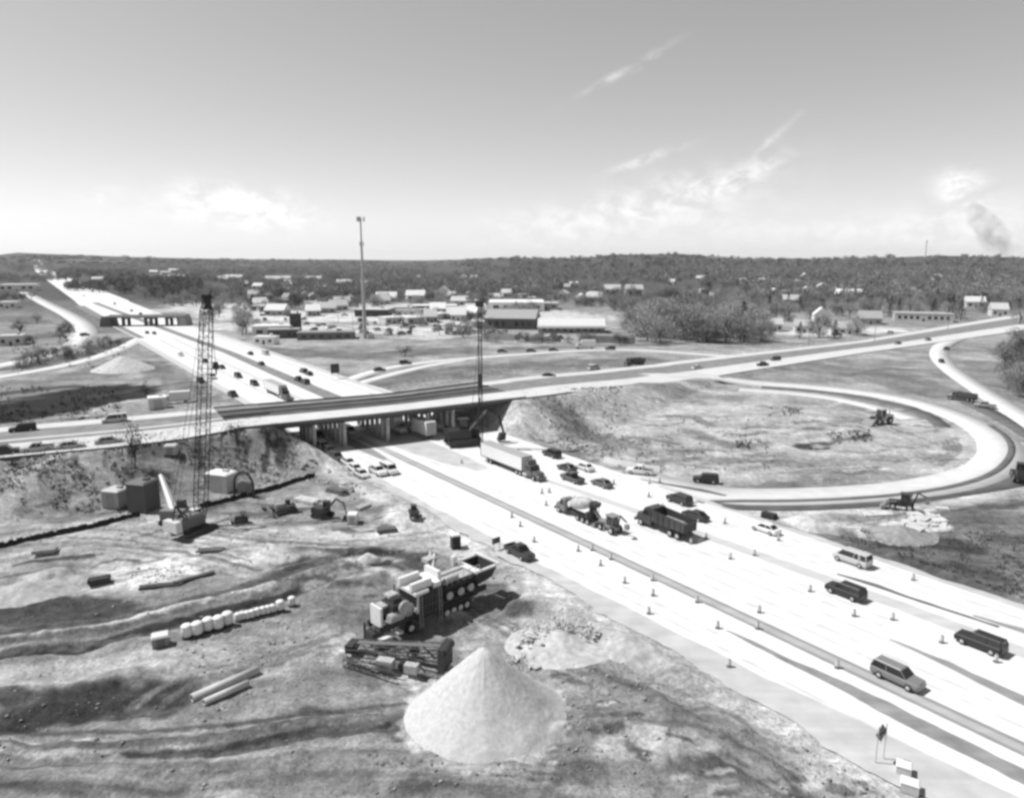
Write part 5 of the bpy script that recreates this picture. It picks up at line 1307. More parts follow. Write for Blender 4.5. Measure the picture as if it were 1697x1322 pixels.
# ------------------------------------------------------------------ signs, drums, barriers
def drum_meshes():
    b = MB(); b.lathe([(.29,.08),(.28,.3),(.27,.31),(.255,.62),(.245,.63),(.23,.98),(.16,1.02)], 12)
    s = MB(); s.lathe([(.292,.42),(.285,.55)], 12); s.lathe([(.27,.7),(.262,.82)], 12)
    k = MB(); k.lathe([(.4,0),(.4,.07),(.3,.1)], 10)
    return clean(b.mesh('traffic_drum', mat('drum_orange_as_grey', .3, .5, .1), True)), clean(s.mesh('reflective_band', WHITE, True)), clean(k.mesh('base', mat('drum_base', .1, .8)))
DM = drum_meshes()
def drum(u, v, label, group):
    p = hit(u, v); o = bpy.data.objects.new('traffic_drum', DM[0]); C.objects.link(o); o.location = (p.x, p.y, p.z+.13); o.rotation_euler = (0, 0, random.uniform(0, 6)); o.scale = (.74, .74, .86)
    for n_, me in (('reflective_band', DM[1]), ('base', DM[2])):
        c_ = bpy.data.objects.new(n_, me); C.objects.link(c_); c_.parent = o
    tag(o, label, 'traffic drum', group)
for u, v in [(848,858),(862,873),(885,899),(958,914),(981,913),(995,938),(1012,928),(1035,967),(1082,988),(1081,963),(1155,999),(1189,1042),(1255,1043),(1208,1106),(1075,1018),(1387,1108),(905,838)]:
    drum(u, v, 'traffic drum in the scattered row along the striped joint and shoulder', 'drums along the striped joint')
for u, v in [(1145,902),(1210,927),(1250,921),(1342,981),(1258,1016),(1415,1022),(1479,1028),(1650,1098),(1560,1066),(1170,893)]:
    drum(u, v, 'traffic drum standing along the grey lane of the right carriageway', 'drums along the grey lane')
for u, v in [(1075,824),(1076,802),(1093,800),(1201,868),(1290,896),(1513,962),(1017,803),(765,768),(910,817),(898,818)]:
    drum(u, v, 'traffic drum near the outer lane and loop ramp junction', 'drums along the outer lane')
def sign_post(name, u, v, h, w_, ph, rz, label, g=.12, diamond=False, posts=1, pg=.45):
    p = hit(u, v); r = empty(name, p, R(rz))
    for s in ([0] if posts == 1 else [-.35, .35]):
        m = MB(); m.tube((0,s*w_,0),(0,s*w_,h-(.1 if diamond else 0)),.05,.05,6); m.build('post', mat('post_pale', pg, .6), r)
    m = MB()
    if diamond:
        m.prism([(-.03,0)], 0, 0) if False else None
        q = [(0,h-ph),(w_/2,h-ph/2),(0,h),(-w_/2,h-ph/2)]
        m.hexa([(-.08,*q[0]),(-.08,*q[1]),(-.08,*q[2]),(-.08,*q[3])], [(-.05,*q[0]),(-.05,*q[1]),(-.05,*q[2]),(-.05,*q[3])])
    else: m.box(-.08,0,h-ph,.05,w_,ph)
    o = m.build('panel', mat('sign_back', g, .5, .1), r); fix_normals(o)
    m = MB(); m.box(0,0,h-ph*.6,.06,w_*.8,.08); m.build('brace', STEEL, r)
    return tag(r, label, 'sign')
sign_post('road_work_sign',1457,1262,3.6,1.5,1.7,-62,'grey diamond road sign on two thin posts at the shoulder, bottom right',.14,True,2,.5)
sign_post('road_sign',823,912,2.0,1.5,.9,-50,'small dark rectangular sign beside the parked pickup',.05,False,2,.3)
sign_post('road_sign',556,628,5.5,3.2,3.4,-54,'dark sign leaning at the fork of the exit ramp',.04,False,2,.05)
# long white barrier at the loop ramp
def barrier(pts, label, g=WHITE, h=.85, name='concrete_barrier'):
    w2 = smooth_line([list(hit(u, v)) for u, v in pts], 20); r = empty(name, tuple(w2[0])); m = MB(); c = MB()
    for a, b in zip(w2[:-1], w2[1:]):
        a = Vector(a-w2[0]); b = Vector(b-w2[0]); d = (b-a); d.z = 0; d.normalize(); nn_ = Vector((-d.y, d.x, 0))
        m.hexa([a-nn_*.3+Vector((0,0,.05)), b-nn_*.3+Vector((0,0,.05)), b+nn_*.3+Vector((0,0,.05)), a+nn_*.3+Vector((0,0,.05))], [a-nn_*.1+Vector((0,0,h)), b-nn_*.1+Vector((0,0,h)), b+nn_*.1+Vector((0,0,h)), a+nn_*.1+Vector((0,0,h))])
        c.hexa([a-nn_*.36+Vector((0,0,-.1)), b-nn_*.36+Vector((0,0,-.1)), b+nn_*.36+Vector((0,0,-.1)), a+nn_*.36+Vector((0,0,-.1))], [a-nn_*.34+Vector((0,0,.06)), b-nn_*.34+Vector((0,0,.06)), b+nn_*.34+Vector((0,0,.06)), a+nn_*.34+Vector((0,0,.06))])
    o = m.build('barrier_wall', g, r); fix_normals(o); o = c.build('footing', CONC, r); fix_normals(o)
    return tag(r, label, 'barrier')
barrier([(1001,765),(1035,773),(1094,782)], 'long white concrete barrier where the loop ramp meets the highway', h=1.1)
# ------------------------------------------------------------------ overpass
q_of = CC[:, :2]@NQ
ib = np.nonzero((q_of > 38) & (q_of < 113))[0]
F_, N_ = EF[ib], EN[ib]; org = Vector(((F_[0, 0]+N_[0, 0])/2, (F_[0, 1]+N_[0, 1])/2, 0))
br = empty('highway_overpass', org); tag(br, 'long concrete overpass carrying the crossroad over the highway', 'bridge')
def lane_pts(f, dz, sub=1): 
    a = (F_*(1-f)+N_*f)[::sub]; return [Vector((p[0]-org.x, p[1]-org.y, p[2]+dz)) for p in a]
def slab(f0, f1, z0, z1, nm, mt, outset0=0, outset1=0):
    m = MB(); A = lane_pts(f0, z1); B = lane_pts(f1, z1); dz = Vector((0, 0, z0-z1))
    for i in range(len(A)-1):
        m.hexa([A[i]+dz, B[i]+dz, B[i+1]+dz, A[i+1]+dz], [A[i], B[i], B[i+1], A[i+1]])
    o = m.build(nm, mt, br); fix_normals(o); return o
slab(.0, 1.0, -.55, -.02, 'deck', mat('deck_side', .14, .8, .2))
slab(.02, .22, -.02, .01, 'far_lane', M_MED)
slab(.235, .60, -.02, .02, 'middle_lane', road_mat('deck_asphalt', .10, .25, .2, 31))
slab(.615, .985, -.02, .014, 'near_lane', M_ROAD2)
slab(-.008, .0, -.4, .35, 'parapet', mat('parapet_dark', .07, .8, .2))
slab(.985, 1.008, -.4, .2, 'parapet', mat('parapet_shade', .12, .8))  # near parapet: shade of its outer face put into a darker concrete colour
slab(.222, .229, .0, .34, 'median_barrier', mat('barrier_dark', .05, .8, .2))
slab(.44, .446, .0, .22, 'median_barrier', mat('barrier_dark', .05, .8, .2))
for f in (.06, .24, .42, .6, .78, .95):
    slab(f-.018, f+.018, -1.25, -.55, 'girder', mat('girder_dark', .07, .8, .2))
# pier bents
for u, v in ((489,731),(552,727),(626,722),(700,716),(735,712)):
    w2 = P(u, v); qq = float(w2@NQ)
    for f in (.06, .2, .35, .5, .65, .8, .95):
        # point on this lane line with that q
        ln = F_*(1-f)+N_*f; i = int(np.argmin(np.abs(ln[:, :2]@NQ-qq))); c_ = ln[i]
        m = MB(); m.tube((c_[0]-org.x,c_[1]-org.y,-.2),(c_[0]-org.x,c_[1]-org.y,c_[2]-1.7),.48,.48,12); m.build('column', CONC, br, True)
    lnA = F_*.97+N_*.03; lnB = F_*.03+N_*.97
    a = lnA[int(np.argmin(np.abs(lnA[:, :2]@NQ-qq)))]; b = lnB[int(np.argmin(np.abs(lnB[:, :2]@NQ-qq)))]
    m = MB(); A_ = Vector((a[0]-org.x,a[1]-org.y,a[2]-1.55)); B_ = Vector((b[0]-org.x,b[1]-org.y,b[2]-1.55)); m.tube(A_, B_, .42, .42, 4); m.build('pier_cap', CONC, br)
for i in (0, -1):
    a, b = F_[i], N_[i]; m = MB(); d = Vector((b[0]-a[0], b[1]-a[1], 0)); d.normalize(); t_ = Vector((-d.y, d.x, 0))
    A_ = Vector((a[0]-org.x,a[1]-org.y,0)); B_ = Vector((b[0]-org.x,b[1]-org.y,0)); z_ = float(a[2])
    m.hexa([A_-t_*.4+Vector((0,0,z_-3)),B_-t_*.4+Vector((0,0,z_-3)),B_+t_*.4+Vector((0,0,z_-3)),A_+t_*.4+Vector((0,0,z_-3))],[A_-t_*.4+Vector((0,0,z_-.6)),B_-t_*.4+Vector((0,0,z_-.6)),B_+t_*.4+Vector((0,0,z_-.6)),A_+t_*.4+Vector((0,0,z_-.6))])
    o = m.build('abutment', CONC, br); fix_normals(o)
# far bridge
pa = P(170, 541); pb2 = P(306, 540); bo = Vector((pa[0], pa[1], 0)); d_ = Vector((pb2[0]-pa[0], pb2[1]-pa[1], 0)); Lb = d_.length; r_ = empty('road_bridge', bo, math.atan2(d_.y, d_.x))
tag(r_, 'small distant bridge crossing the highway far beyond the overpass', 'bridge')
m = MB(); m.box(Lb/2,5,5.3,Lb,11,.55); m.build('deck', mat('deck_pale', .26, .8, .2), r_)
m = MB(); m.box(Lb/2,-.6,5.2,Lb,.3,1.1); m.build('parapet', mat('parapet_grey', .16, .8), r_)
m = MB(); m.box(Lb/2,10.6,5.2,Lb,.3,1.3); m.build('parapet', mat('parapet_grey', .16, .8), r_)
m = MB(); m.box(Lb/2,4,6.11,Lb,9,.02); m.build('roadway', M_MED, r_)
for u in (204, 241, 250, 276, 296):
    x = Lb*(u-170)/136.0
    m = MB(); m.box(x,1,-.3,1.6,1.6,5.5); m.box(x,9,-.3,1.6,1.6,5.5); m.box(x,5,4.2,1.6,10,1.0); m.build('pier', mat('pier_dark', .08, .8), r_)
m = MB(); m.box(2,5,-.2,7,11.5,5.4,0,1,.7); m.build('abutment', mat('abutment_dark', .12, .8), r_)
m = MB(); m.box(Lb-1,5,-.2,5,11.5,5.4,0,1,.7); m.build('abutment', mat('abutment_grey', .26, .8), r_)

# ------------------------------------------------------------------ buildings
def building(u, v, wpx, h, depth, label, wall=.5, roof=.4, kind='flat', rz=0, name='house', cat='house', nwin=4, doors=1, chimney=False, fascia=None, roof_pitch=.38):
    p = hit(u, v); D = p.y*cp+(H-p.z)*sp; w_ = wpx*D/F
    r = empty(name, (p.x, p.y, p.z-.3), R(rz)+math.atan2(-p.x, p.y)*0.6)
    m = MB(); m.box(0,depth/2,0,w_,depth,h+.3); m.build('wall', mat('house_wall', wall, .8, .1), r)
    m = MB()
    if kind == 'gable':
        rh = depth*roof_pitch; e = .4
        m.prism([(-w_/2-e,h+.3),(w_/2+e,h+.3),(w_/2+e,h+.42),(-w_/2-e,h+.42)], -e, depth+e)
        i = len(m.v); A = [(-w_/2-e,-e,h+.42),(w_/2+e,-e,h+.42),(w_/2+e,depth+e,h+.42),(-w_/2-e,depth+e,h+.42),(-w_/2-e,depth/2,h+.42+rh),(w_/2+e,depth/2,h+.42+rh)]
        m.v += A
        for f in ((0,1,5,4),(2,3,4,5),(0,4,3),(1,2,5)): m.f.append(tuple(i+k for k in f)); m.m.append(0)
    elif kind == 'front':      # gable facing the viewer
        rh = w_*roof_pitch; e = .4; i = 0
        m.v += [(-w_/2-e,-e,h+.3),(w_/2+e,-e,h+.3),(w_/2+e,depth+e,h+.3),(-w_/2-e,depth+e,h+.3),(0,-e,h+.3+rh),(0,depth+e,h+.3+rh)]
        for f in ((0,4,5,3),(1,2,5,4),(0,1,4),(2,3,5),(0,3,2,1)): m.f.append(f); m.m.append(0)
    else:
        m.box(0,depth/2,h+.3,w_+.5,depth+.5,.35); m.box(0,depth/2,h+.65,w_*.96,depth*.94,.1); m.box(w_*.22,depth*.6,h+.75,min(2.5,w_*.1),2,1.1)
    ro = m.build('roof', mat('house_roof', roof, .8, .15), r); fix_normals(ro)
    if chimney:
        m = MB(); m.box(w_*.25,depth*.55,h+.5,.9,.9,depth*roof_pitch+.6); m.build('chimney', mat('brick', .2, .9), ro)
    if fascia is not None:
        m = MB(); m.box(0,-1.4,h-1.0,w_+1.2,2.6,1.2); m.build('canopy', mat('fascia', fascia, .7, .06), r)
    for k in range(nwin):
        x = (-.5+(k+.5)/nwin)*w_*.92
        if doors and k == nwin//2:
            m = MB(); m.box(x,-.04,.3,1.3,.08,min(2.2,h*.8)); m.build('door', mat('door_dark', .1, .6), r)
        else:
            m = MB(); m.box(x,-.03,.3+h*.32,w_*.92/nwin*.55,.06,h*.38); m.build('window', GLASS, r)
    return tag(r, label, cat)
Bd = building
Bd(28,482,54,8,30,'long white warehouse with flat roof at the far left beside the highway',.75,.7,'flat',0,'warehouse','warehouse',5,1)
Bd(12,511,26,5,16,'small white building at the far left edge below the long warehouse',.7,.6,'flat',0,'shop_building','building',3)
Bd(18,573,34,4.5,10,'low pale building in the lot at far left by the frontage road',.5,.5,'flat',0,'shop_building','building',3)
Bd(437,571,36,3.6,6,'white office trailer standing beside the highway in the middle distance',.8,.75,'flat',-20,'office_trailer','trailer',3)
Bd(450,558,60,5.5,14,'white low building behind the office trailer',.62,.7,'flat',0,'shop_building','building',3)
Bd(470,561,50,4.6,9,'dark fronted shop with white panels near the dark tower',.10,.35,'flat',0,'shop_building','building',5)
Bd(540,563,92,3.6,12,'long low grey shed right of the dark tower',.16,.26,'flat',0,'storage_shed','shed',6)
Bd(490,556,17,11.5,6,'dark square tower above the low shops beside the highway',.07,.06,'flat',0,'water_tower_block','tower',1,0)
Bd(845,546,84,6.5,22,'large store with half white, half grey roof near the road lot',.12,.34,'gable',-10,'store_building','store',7,1,False,None,.22)
Bd(947,552,110,4.2,16,'white strip mall with long bright canopy left of the bare trees',.3,.62,'gable',0,'strip_mall','shop',9,1,False,.8,.22)
Bd(856,516,92,7,40,'large white warehouse behind the store with two-tone roof',.75,.78,'flat',0,'warehouse','warehouse',5,1)
Bd(905,513,40,5,20,'grey low block right of the large white warehouse',.42,.5,'flat',0,'shop_building','building',3)
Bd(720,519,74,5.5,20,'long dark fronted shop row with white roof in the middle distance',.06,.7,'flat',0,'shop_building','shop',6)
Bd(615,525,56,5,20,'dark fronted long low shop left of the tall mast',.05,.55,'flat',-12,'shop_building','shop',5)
Bd(665,520,50,4.5,20,'grey cluttered shop right behind the tall mast',.22,.45,'flat',0,'shop_building','shop',5)
Bd(770,508,40,5,20,'white roofed shop at the back of the lots',.4,.72,'flat',0,'shop_building','shop',4)
Bd(640,500,34,4,14,'white house among the trees behind the mast',.6,.7,'gable',0,'cottage','house',3)
Bd(690,496,30,4,14,'white house right of the mast among grey trees',.6,.75,'gable',10,'cottage','house',3)
Bd(735,494,30,5,14,'bright white gabled house at the back of the town',.7,.75,'front',0,'cottage','house',2)
Bd(965,505,24,5,12,'white gabled house behind the strip mall',.7,.65,'front',0,'cottage','house',2)
Bd(985,500,26,4.5,12,'pale house with wide roof behind the strip mall',.6,.55,'gable',0,'cottage','house',3)
Bd(1015,487,26,5.5,14,'white house on the slope above the strip mall, left one',.72,.5,'gable',0,'cottage','house',3)
Bd(1052,487,28,5.5,14,'white house on the slope above the strip mall, right one',.72,.45,'gable',5,'cottage','house',3)
Bd(460,470,40,5,20,'pale building among trees left of the mast far away',.6,.6,'gable',0,'cottage','house',4)
Bd(385,467,30,5,20,'white building beyond the dark wood on the left',.7,.7,'gable',0,'cottage','house',3)
Bd(405,441,14,8,20,'tiny white tower building near the horizon on the left',.8,.75,'flat',0,'cottage','house',1)
Bd(520,468,26,5,16,'pale house far off left of the mast',.55,.6,'gable',0,'cottage','house',3)
Bd(570,476,24,5,16,'white farmhouse far off just left of the mast',.6,.65,'gable',0,'cottage','house',3)
Bd(1184,434,26,14,26,'white building on top of the wooded ridge',.8,.75,'flat',0,'hilltop_building','building',3)
Bd(1284,549,24,4,9,'pale small house left of the gabled house by the crossroad',.6,.5,'gable',0,'cottage','house',3)
Bd(1333,552,30,4,9,'low white house behind the round bare tree',.6,.45,'gable',0,'cottage','house',3)
Bd(1361,540,24,7,9,'tall white gabled house among the roadside trees',.72,.6,'front',0,'cottage','house',2,1,False,None,.5)
Bd(1402,554,46,3.4,9,'long white bungalow right of the dark evergreen by the crossroad',.75,.4,'gable',0,'cottage','house',4,1,True)
Bd(1443,538,34,4,12,'grey house with dark carport behind the white lot',.4,.35,'gable',0,'cottage','house',3)
Bd(1530,533,86,5.2,14,'long two storey pale apartment row beside the crossroad',.52,.45,'flat',-6,'apartment_row','apartment block',9,1)
Bd(1405,496,40,5,14,'house with big bright white roof on the wooded slope',.5,.8,'gable',-16,'cottage','house',3)
Bd(1337,493,26,5.5,12,'white house with gable on the wooded slope, left of two',.68,.6,'front',0,'cottage','house',2)
Bd(1362,486,22,6,12,'white house with gable on the wooded slope, right of two',.7,.62,'front',0,'cottage','house',2)
Bd(1267,492,14,4.5,10,'tiny white house between dark trees on the slope',.7,.6,'front',0,'cottage','house',2)
Bd(1312,503,28,3.5,12,'low pale house on the slope below the gabled pair',.5,.45,'gable',0,'cottage','house',3)
Bd(1617,510,28,5,12,'white house behind the trees near the far right',.68,.6,'gable',0,'cottage','house',3)
Bd(1657,524,24,5,12,'pale house at the far right above the crossroad',.6,.5,'gable',0,'cottage','house',3)
Bd(1302,441,20,8,20,'pale patch of buildings high on the ridge right of the white one',.5,.45,'flat',0,'hilltop_building','building',2)
for k, (u, v, wd) in enumerate(((115,437,46),(148,438,40),(190,439,44))):
    Bd(u,v,wd,16,80,'long pale industrial hall near the horizon left of the dark wood',.6,.7,'flat',0,'industrial_hall','building',2,0)['group'] = 'far industrial halls'

# communication mast
p_ = hit(605,561); r_ = empty('communication_mast', p_, 0); D_ = p_.y
d_ = rays(604,362); zt = H+d_[2]*(D_/d_[1])-p_.z
m = MB(); m.tube((0,0,0),(0,0,zt*.5),1.15,.85,10); m.tube((0,0,zt*.5),(0,0,zt*.78),.75,.6,10); m.tube((0,0,zt*.78),(0,0,zt),.45,.4,8); m.build('pole', mat('mast_grey', .40, .6, .06), r_)
m = MB()
for k in range(3):
    a = k*2.09+.3; m.tube((math.cos(a)*.3,math.sin(a)*.3,zt-.6),(math.cos(a)*1.7,math.sin(a)*1.7,zt-.6),.09); 
    for j in (-1, 0, 1): m.box(math.cos(a)*1.8-math.sin(a)*j*.9,math.sin(a)*1.8+math.cos(a)*j*.9,zt-1.6,.35,.35,2.4)
m.lathe([(1.9,zt-.75),(1.9,zt-.6)], 14); m.build('antenna_platform', mat('antenna_grey', .3, .6), r_)
m = MB()
for k in range(3):
    a = k*2.09; m.box(math.cos(a)*1.0,math.sin(a)*1.0,zt*.775,.4,.4,2.2); m.tube((0,0,zt*.79),(math.cos(a)*1.0,math.sin(a)*1.0,zt*.79),.08)
m.build('antenna_ring', mat('antenna_grey', .3, .6), r_)
m = MB(); m.box(3,1,0,3,2.4,2.6); m.build('equipment_hut', mat('hut_pale', .5, .7), r_)
tag(r_, 'very tall grey communication mast rising above the town', 'mast')
p_ = hit(1533,426); r_ = empty('radio_mast', p_, 0); m = MB(); m.tube((0,0,0),(0,0,52),2.2,1.6,8); m.build('pole', WHITE, r_); m = MB(); m.lathe([(2.4,46),(3.2,50),(2.0,53)], 10); m.build('head', WHITE, r_)
tag(r_, 'slim white mast standing on the ridge at far right', 'mast')

# small houses of the far town
rs = random.Random(21)
for k in range(84):
    u = rs.uniform(380, 1000) if k < 50 else (rs.uniform(120, 380) if k < 58 else rs.uniform(1010, 1690)); v = rs.uniform(462, 502) if k < 50 else (rs.uniform(446, 470) if k < 58 else rs.uniform(462, 496))
    Bd(u,v,rs.uniform(9,19),4.5,11,'tiny pale house among the grey trees of the distant town',rs.uniform(.35,.7),rs.uniform(.3,.75),rs.choice(['gable','gable','front','flat']),rs.uniform(-30,30),'cottage','house',2)['group'] = 'tiny houses of the distant town'
for k in range(34):
    u = rs.uniform(420, 830) if k < 24 else rs.uniform(640, 800); v = rs.uniform(504, 524) if k < 24 else rs.uniform(524, 545)
    Bd(u,v,rs.uniform(14,36),4,12,'low pale shed or shop in the cluttered lots of the town',rs.uniform(.1,.6),rs.uniform(.4,.75),rs.choice(['gable','flat','flat']),rs.uniform(-30,30),'storage_shed','shed',3)['group'] = 'low sheds in the town lots'
# light poles in the lots
def light_pole(u, v, h, label, group):
    p = hit(u, v); r = empty('light_pole', p, random.uniform(0, 3)); m = MB(); m.tube((0,0,0),(0,0,h),.16,.1,6); m.build('pole', STEEL, r)
    m = MB(); m.tube((-1.3,0,h),(1.3,0,h),.07,.07,4); m.build('arm', STEEL, r)
    for s in (-1, 1):
        m = MB(); m.box(s*1.4,0,h-.1,.7,.35,.16); m.build('lamp_head', STEEL, r)
    tag(r, label, 'street lamp', group)
for u, v in ((561,536),(585,548),(665,545),(700,540),(728,556),(775,548),(815,560),(660,560)): light_pole(u, v, 11, 'thin light pole in the pale lots around the tall mast', 'light poles in the lots')
for u, v in ((1240,570),(1449,566),(1570,548),(1340,572)): light_pole(u, v, 10, 'thin light pole along the right part of the crossroad', 'light poles along the crossroad')

# fences and hedge walls in front of the shops
def panel_fence(u0, v0, u1, v1, h, label, g):
    a = hit(u0, v0); b = hit(u1, v1); d = b-a; L_ = math.hypot(d.x, d.y); r = empty('board_fence', a, math.atan2(d.y, d.x)); m = MB()
    nn_ = max(3, int(L_/2.4))
    for k in range(nn_): m.box(L_*(k+.5)/nn_,0,0,L_/nn_*.97,.08,h*(1+.03*((k*7) % 3-1)))
    m.build('board_panel', mat('fence_'+str(g), g, .85, .12, .6), r)
    for k in range(nn_+1):
        if k % 2 == 0:
            m = MB(); m.box(L_*k/nn_,.12,-.2,.16,.16,h+.5); m.build('post', mat('fence_post', g*.7, .8), r)
    tag(r, label, 'fence')
panel_fence(800,562,862,565,3.4,'pale board fence in front of the two-tone roofed store',.38)
panel_fence(872,566,930,566,2.6,'grey board fence between the store and the strip mall',.24)
panel_fence(985,568,1052,570,3.6,'tall grey board fence beside the bare trees',.26)
# cars parked in the lots
rs = random.Random(5)
for u, v in ((520,548),(655,531),(668,536),(690,534),(706,538),(672,540),(760,543),(775,546),(742,541),(790,541),(835,552),(700,531),(640,540),(598,533),(730,548),(560,552),(680,546),*[(rs.uniform(600,830), rs.uniform(526,556)) for _ in range(46)],*[(rs.uniform(420,600), rs.uniform(520,545)) for _ in range(20)],*[(rs.uniform(1330,1480), rs.uniform(546,556)) for _ in range(5)],*[(rs.uniform(880,1010), rs.uniform(556,563)) for _ in range(8)]):
    vehicle(rs.choice(['sedan','suv','van','pickup']), u, v, rs.uniform(0, 360), rs.choice([.04,.06,.3,.55]), 'tiny parked car in the pale lots around the tall mast', 'cars parked in the lots', True)
# ------------------------------------------------------------------ trees
def bark(g): return mat('bark', g, .9, .2)
TWIG = mat('bare_twigs', .36, .95, .25, .6); TWIG2 = mat('grey_twigs', .24, .95, .25, .6); EVER = mat('evergreen_leaves', .035, .9, .4, .5); LEAF = mat('dark_foliage', .06, .9, .4, .5)
TRUNK = mat('tree_bark', .07, .9, .3)
def crown_tris(rs, n, kind, size):
    """cloud of small twig or leaf triangles; unit tree: height 1, crown radius .42"""
    if kind == 'bare':
        # clumps along limbs
        cl = rs.normal(size=(26, 3)); cl /= np.linalg.norm(cl, axis=1)[:, None]; rad = rs.uniform(.25, 1, 26)[:, None]**.5
        cl = cl*rad*[.44, .44, .42]+[0, 0, .52]; cl[:, 2] = np.maximum(cl[:, 2], .12)
        k = rs.randint(0, 26, n); c = cl[k]+rs.normal(size=(n, 3))*.085
        d = c-[0, 0, .3]; d /= np.linalg.norm(d, axis=1)[:, None]; d = d+rs.normal(size=(n, 3))*.5; d /= np.linalg.norm(d, axis=1)[:, None]
        ln = rs.uniform(.6, 1.5, (n, 1))*size; wd = size*.2
    elif kind == 'ever':
        z = rs.rand(n)**1.2; r = (1-z)*.26*np.sqrt(rs.rand(n))*(1+.3*np.sin(z*40)); a = rs.rand(n)*6.283
        c = np.stack([r*np.cos(a), r*np.sin(a), .08+.92*z], -1); d = np.stack([np.cos(a), np.sin(a), -.35+0*a], -1)+rs.normal(size=(n, 3))*.3
        d /= np.linalg.norm(d, axis=1)[:, None]; ln = rs.uniform(.6, 1.4, (n, 1))*size; wd = size*.5
    else:
        cl = rs.normal(size=(18, 3)); cl /= np.linalg.norm(cl, axis=1)[:, None]; cl = cl*rs.uniform(.3, 1, 18)[:, None]**.5*[.36, .36, .32]+[0, 0, .58]
        k = rs.randint(0, 18, n); c = cl[k]+rs.normal(size=(n, 3))*.09; d = rs.normal(size=(n, 3)); d /= np.linalg.norm(d, axis=1)[:, None]; ln = rs.uniform(.6, 1.3, (n, 1))*size; wd = size*.6
    s = np.cross(d, rs.normal(size=(n, 3))); s /= np.linalg.norm(s, axis=1)[:, None]
    V = np.empty((n, 3, 3)); V[:, 0] = c-s*wd*.5; V[:, 1] = c+s*wd*.5; V[:, 2] = c+d*ln
    return V.reshape(-1, 3)
def tree_meshes(seed, kind, n, size, mt):
    rs = np.random.RandomState(seed); V = crown_tris(rs, n, kind, size); T = np.arange(len(V)).reshape(-1, 3)
    cm = np_mesh('crown', V, T, mt)
    t = MB(); top = .45 if kind != 'ever' else .9
    bend = [(0,0,-.03)]+[(rs.normal(0,.012)*k, rs.normal(0,.012)*k, top*k/4) for k in range(1, 5)]
    for k in range(4): t.tube(bend[k], bend[k+1], .026*(1-k*.17), .026*(1-(k+1)*.17), 6, False)
    if kind != 'ever':
        for k in range(9):
            a = rs.rand()*6.283; z0 = rs.uniform(.2, .44); e = (math.cos(a)*rs.uniform(.16,.32), math.sin(a)*rs.uniform(.16,.32), rs.uniform(.5,.85))
            m_ = (e[0]*.45, e[1]*.45, z0+(e[2]-z0)*.6)
            t.tube((0,0,z0), m_, .013, .009, 5, False); t.tube(m_, e, .009, .004, 4, False)
    return cm, t.mesh('trunk', TRUNK)
TV = {'bare': [tree_meshes(s, 'bare', 1700, .085, TWIG if s % 2 else TWIG2) for s in range(6)], 'ever': [tree_meshes(20+s, 'ever', 520, .05, EVER) for s in range(3)], 'leaf': [tree_meshes(30+s, 'leaf', 520, .06, LEAF) for s in range(3)]}
TN = {'bare': 'bare_tree', 'ever': 'evergreen_tree', 'leaf': 'leafy_tree'}
trs = random.Random(9)
def tree(kind, u, v, h, label, group=None, wide=1.0, pos=None):
    p = pos if pos is not None else hit(u, v); cm, tm = trs.choice(TV[kind]); r = empty(TN[kind], (p[0], p[1], p[2]-.1), trs.uniform(0, 6.28)); r.scale = (h*wide, h*wide, h)
    for n_, me in (('crown', cm), ('trunk', tm)):
        o = bpy.data.objects.new(n_, me); C.objects.link(o); o.parent = r
    tag(r, label, 'tree', group); return r
def in_poly(x, y, poly):
    c = False; j = len(poly)-1
    for i in range(len(poly)):
        xi, yi = poly[i]; xj, yj = poly[j]
        if (yi > y) != (yj > y) and x < (xj-xi)*(y-yi)/(yj-yi)+xi: c = not c
        j = i
    return c
def grove(poly, n, kinds, hmin, hmax, label, group, wide=1.0, mind=4):
    us = [p[0] for p in poly]; vs_ = [p[1] for p in poly]; pts = []; tries = 0
    while len(pts) < n and tries < n*60:
        tries += 1; u = trs.uniform(min(us), max(us)); v = trs.uniform(min(vs_), max(vs_))
        if not in_poly(u, v, poly): continue
        if any(abs(u-a)+abs(v-b)*2.5 < mind for a, b in pts): continue
        pts.append((u, v)); k = trs.choice(kinds)
        tree(k, u, v, trs.uniform(hmin, hmax)*(1.1 if k == 'ever' else 1), label[k] if isinstance(label, dict) else label, group[k] if isinstance(group, dict) else group, wide)
# single trees
tree('leaf',225,776,9.5,'dark bushy tree on the embankment left of the crane','trees on the embankment',.6)
tree('leaf',243,660,6,'dark tree between the site office and the dark field',None,.9)
tree('ever',1325,561,9,'dark evergreen with several stems in front of the low white house',None,1.3)
tree('ever',1383,560,9.5,'dense black evergreen beside the long white bungalow',None,1.5)
tree('leaf',1396,524,9,'rounded black tree above the long white bungalow',None,1.1)
tree('bare',1357,560,13,'tall bare tree in front of the gabled house')
tree('bare',1420,556,11,'bare tree at the right end of the white bungalow')
tree('bare',1262,566,13,'bare tree at the left end of the row of houses')
tree('ever',1577,528,17,'tall dark evergreen right of the apartment row, left of two',None,.9)
tree('ever',1592,531,15,'tall dark evergreen right of the apartment row, right of two',None,.9)
tree('ever',1230,556,19,'tall dark evergreen at the edge of the bare wood',None,1.0)
tree('leaf',671,590,5.0,'dark low bush beside the exit ramp below the mast',None,1.9)
tree('leaf',402,556,9,'dark tree standing left of the office trailer',None,1.0)
tree('bare',408,552,13,'grey bare tree behind the office trailer',None,1.3)
tree('leaf',356,510,10,'dark clump of trees right of the crane tip',None,1.6)
tree('leaf',34,556,10,'black tree at far left in the lot beside the frontage road',None,1.1)
tree('leaf',62,538,8,'small dark tree at far left above the black tree',None,.9)
tree('leaf',392,728,4,'dark bush at the left abutment of the overpass, left one',None,1.3)
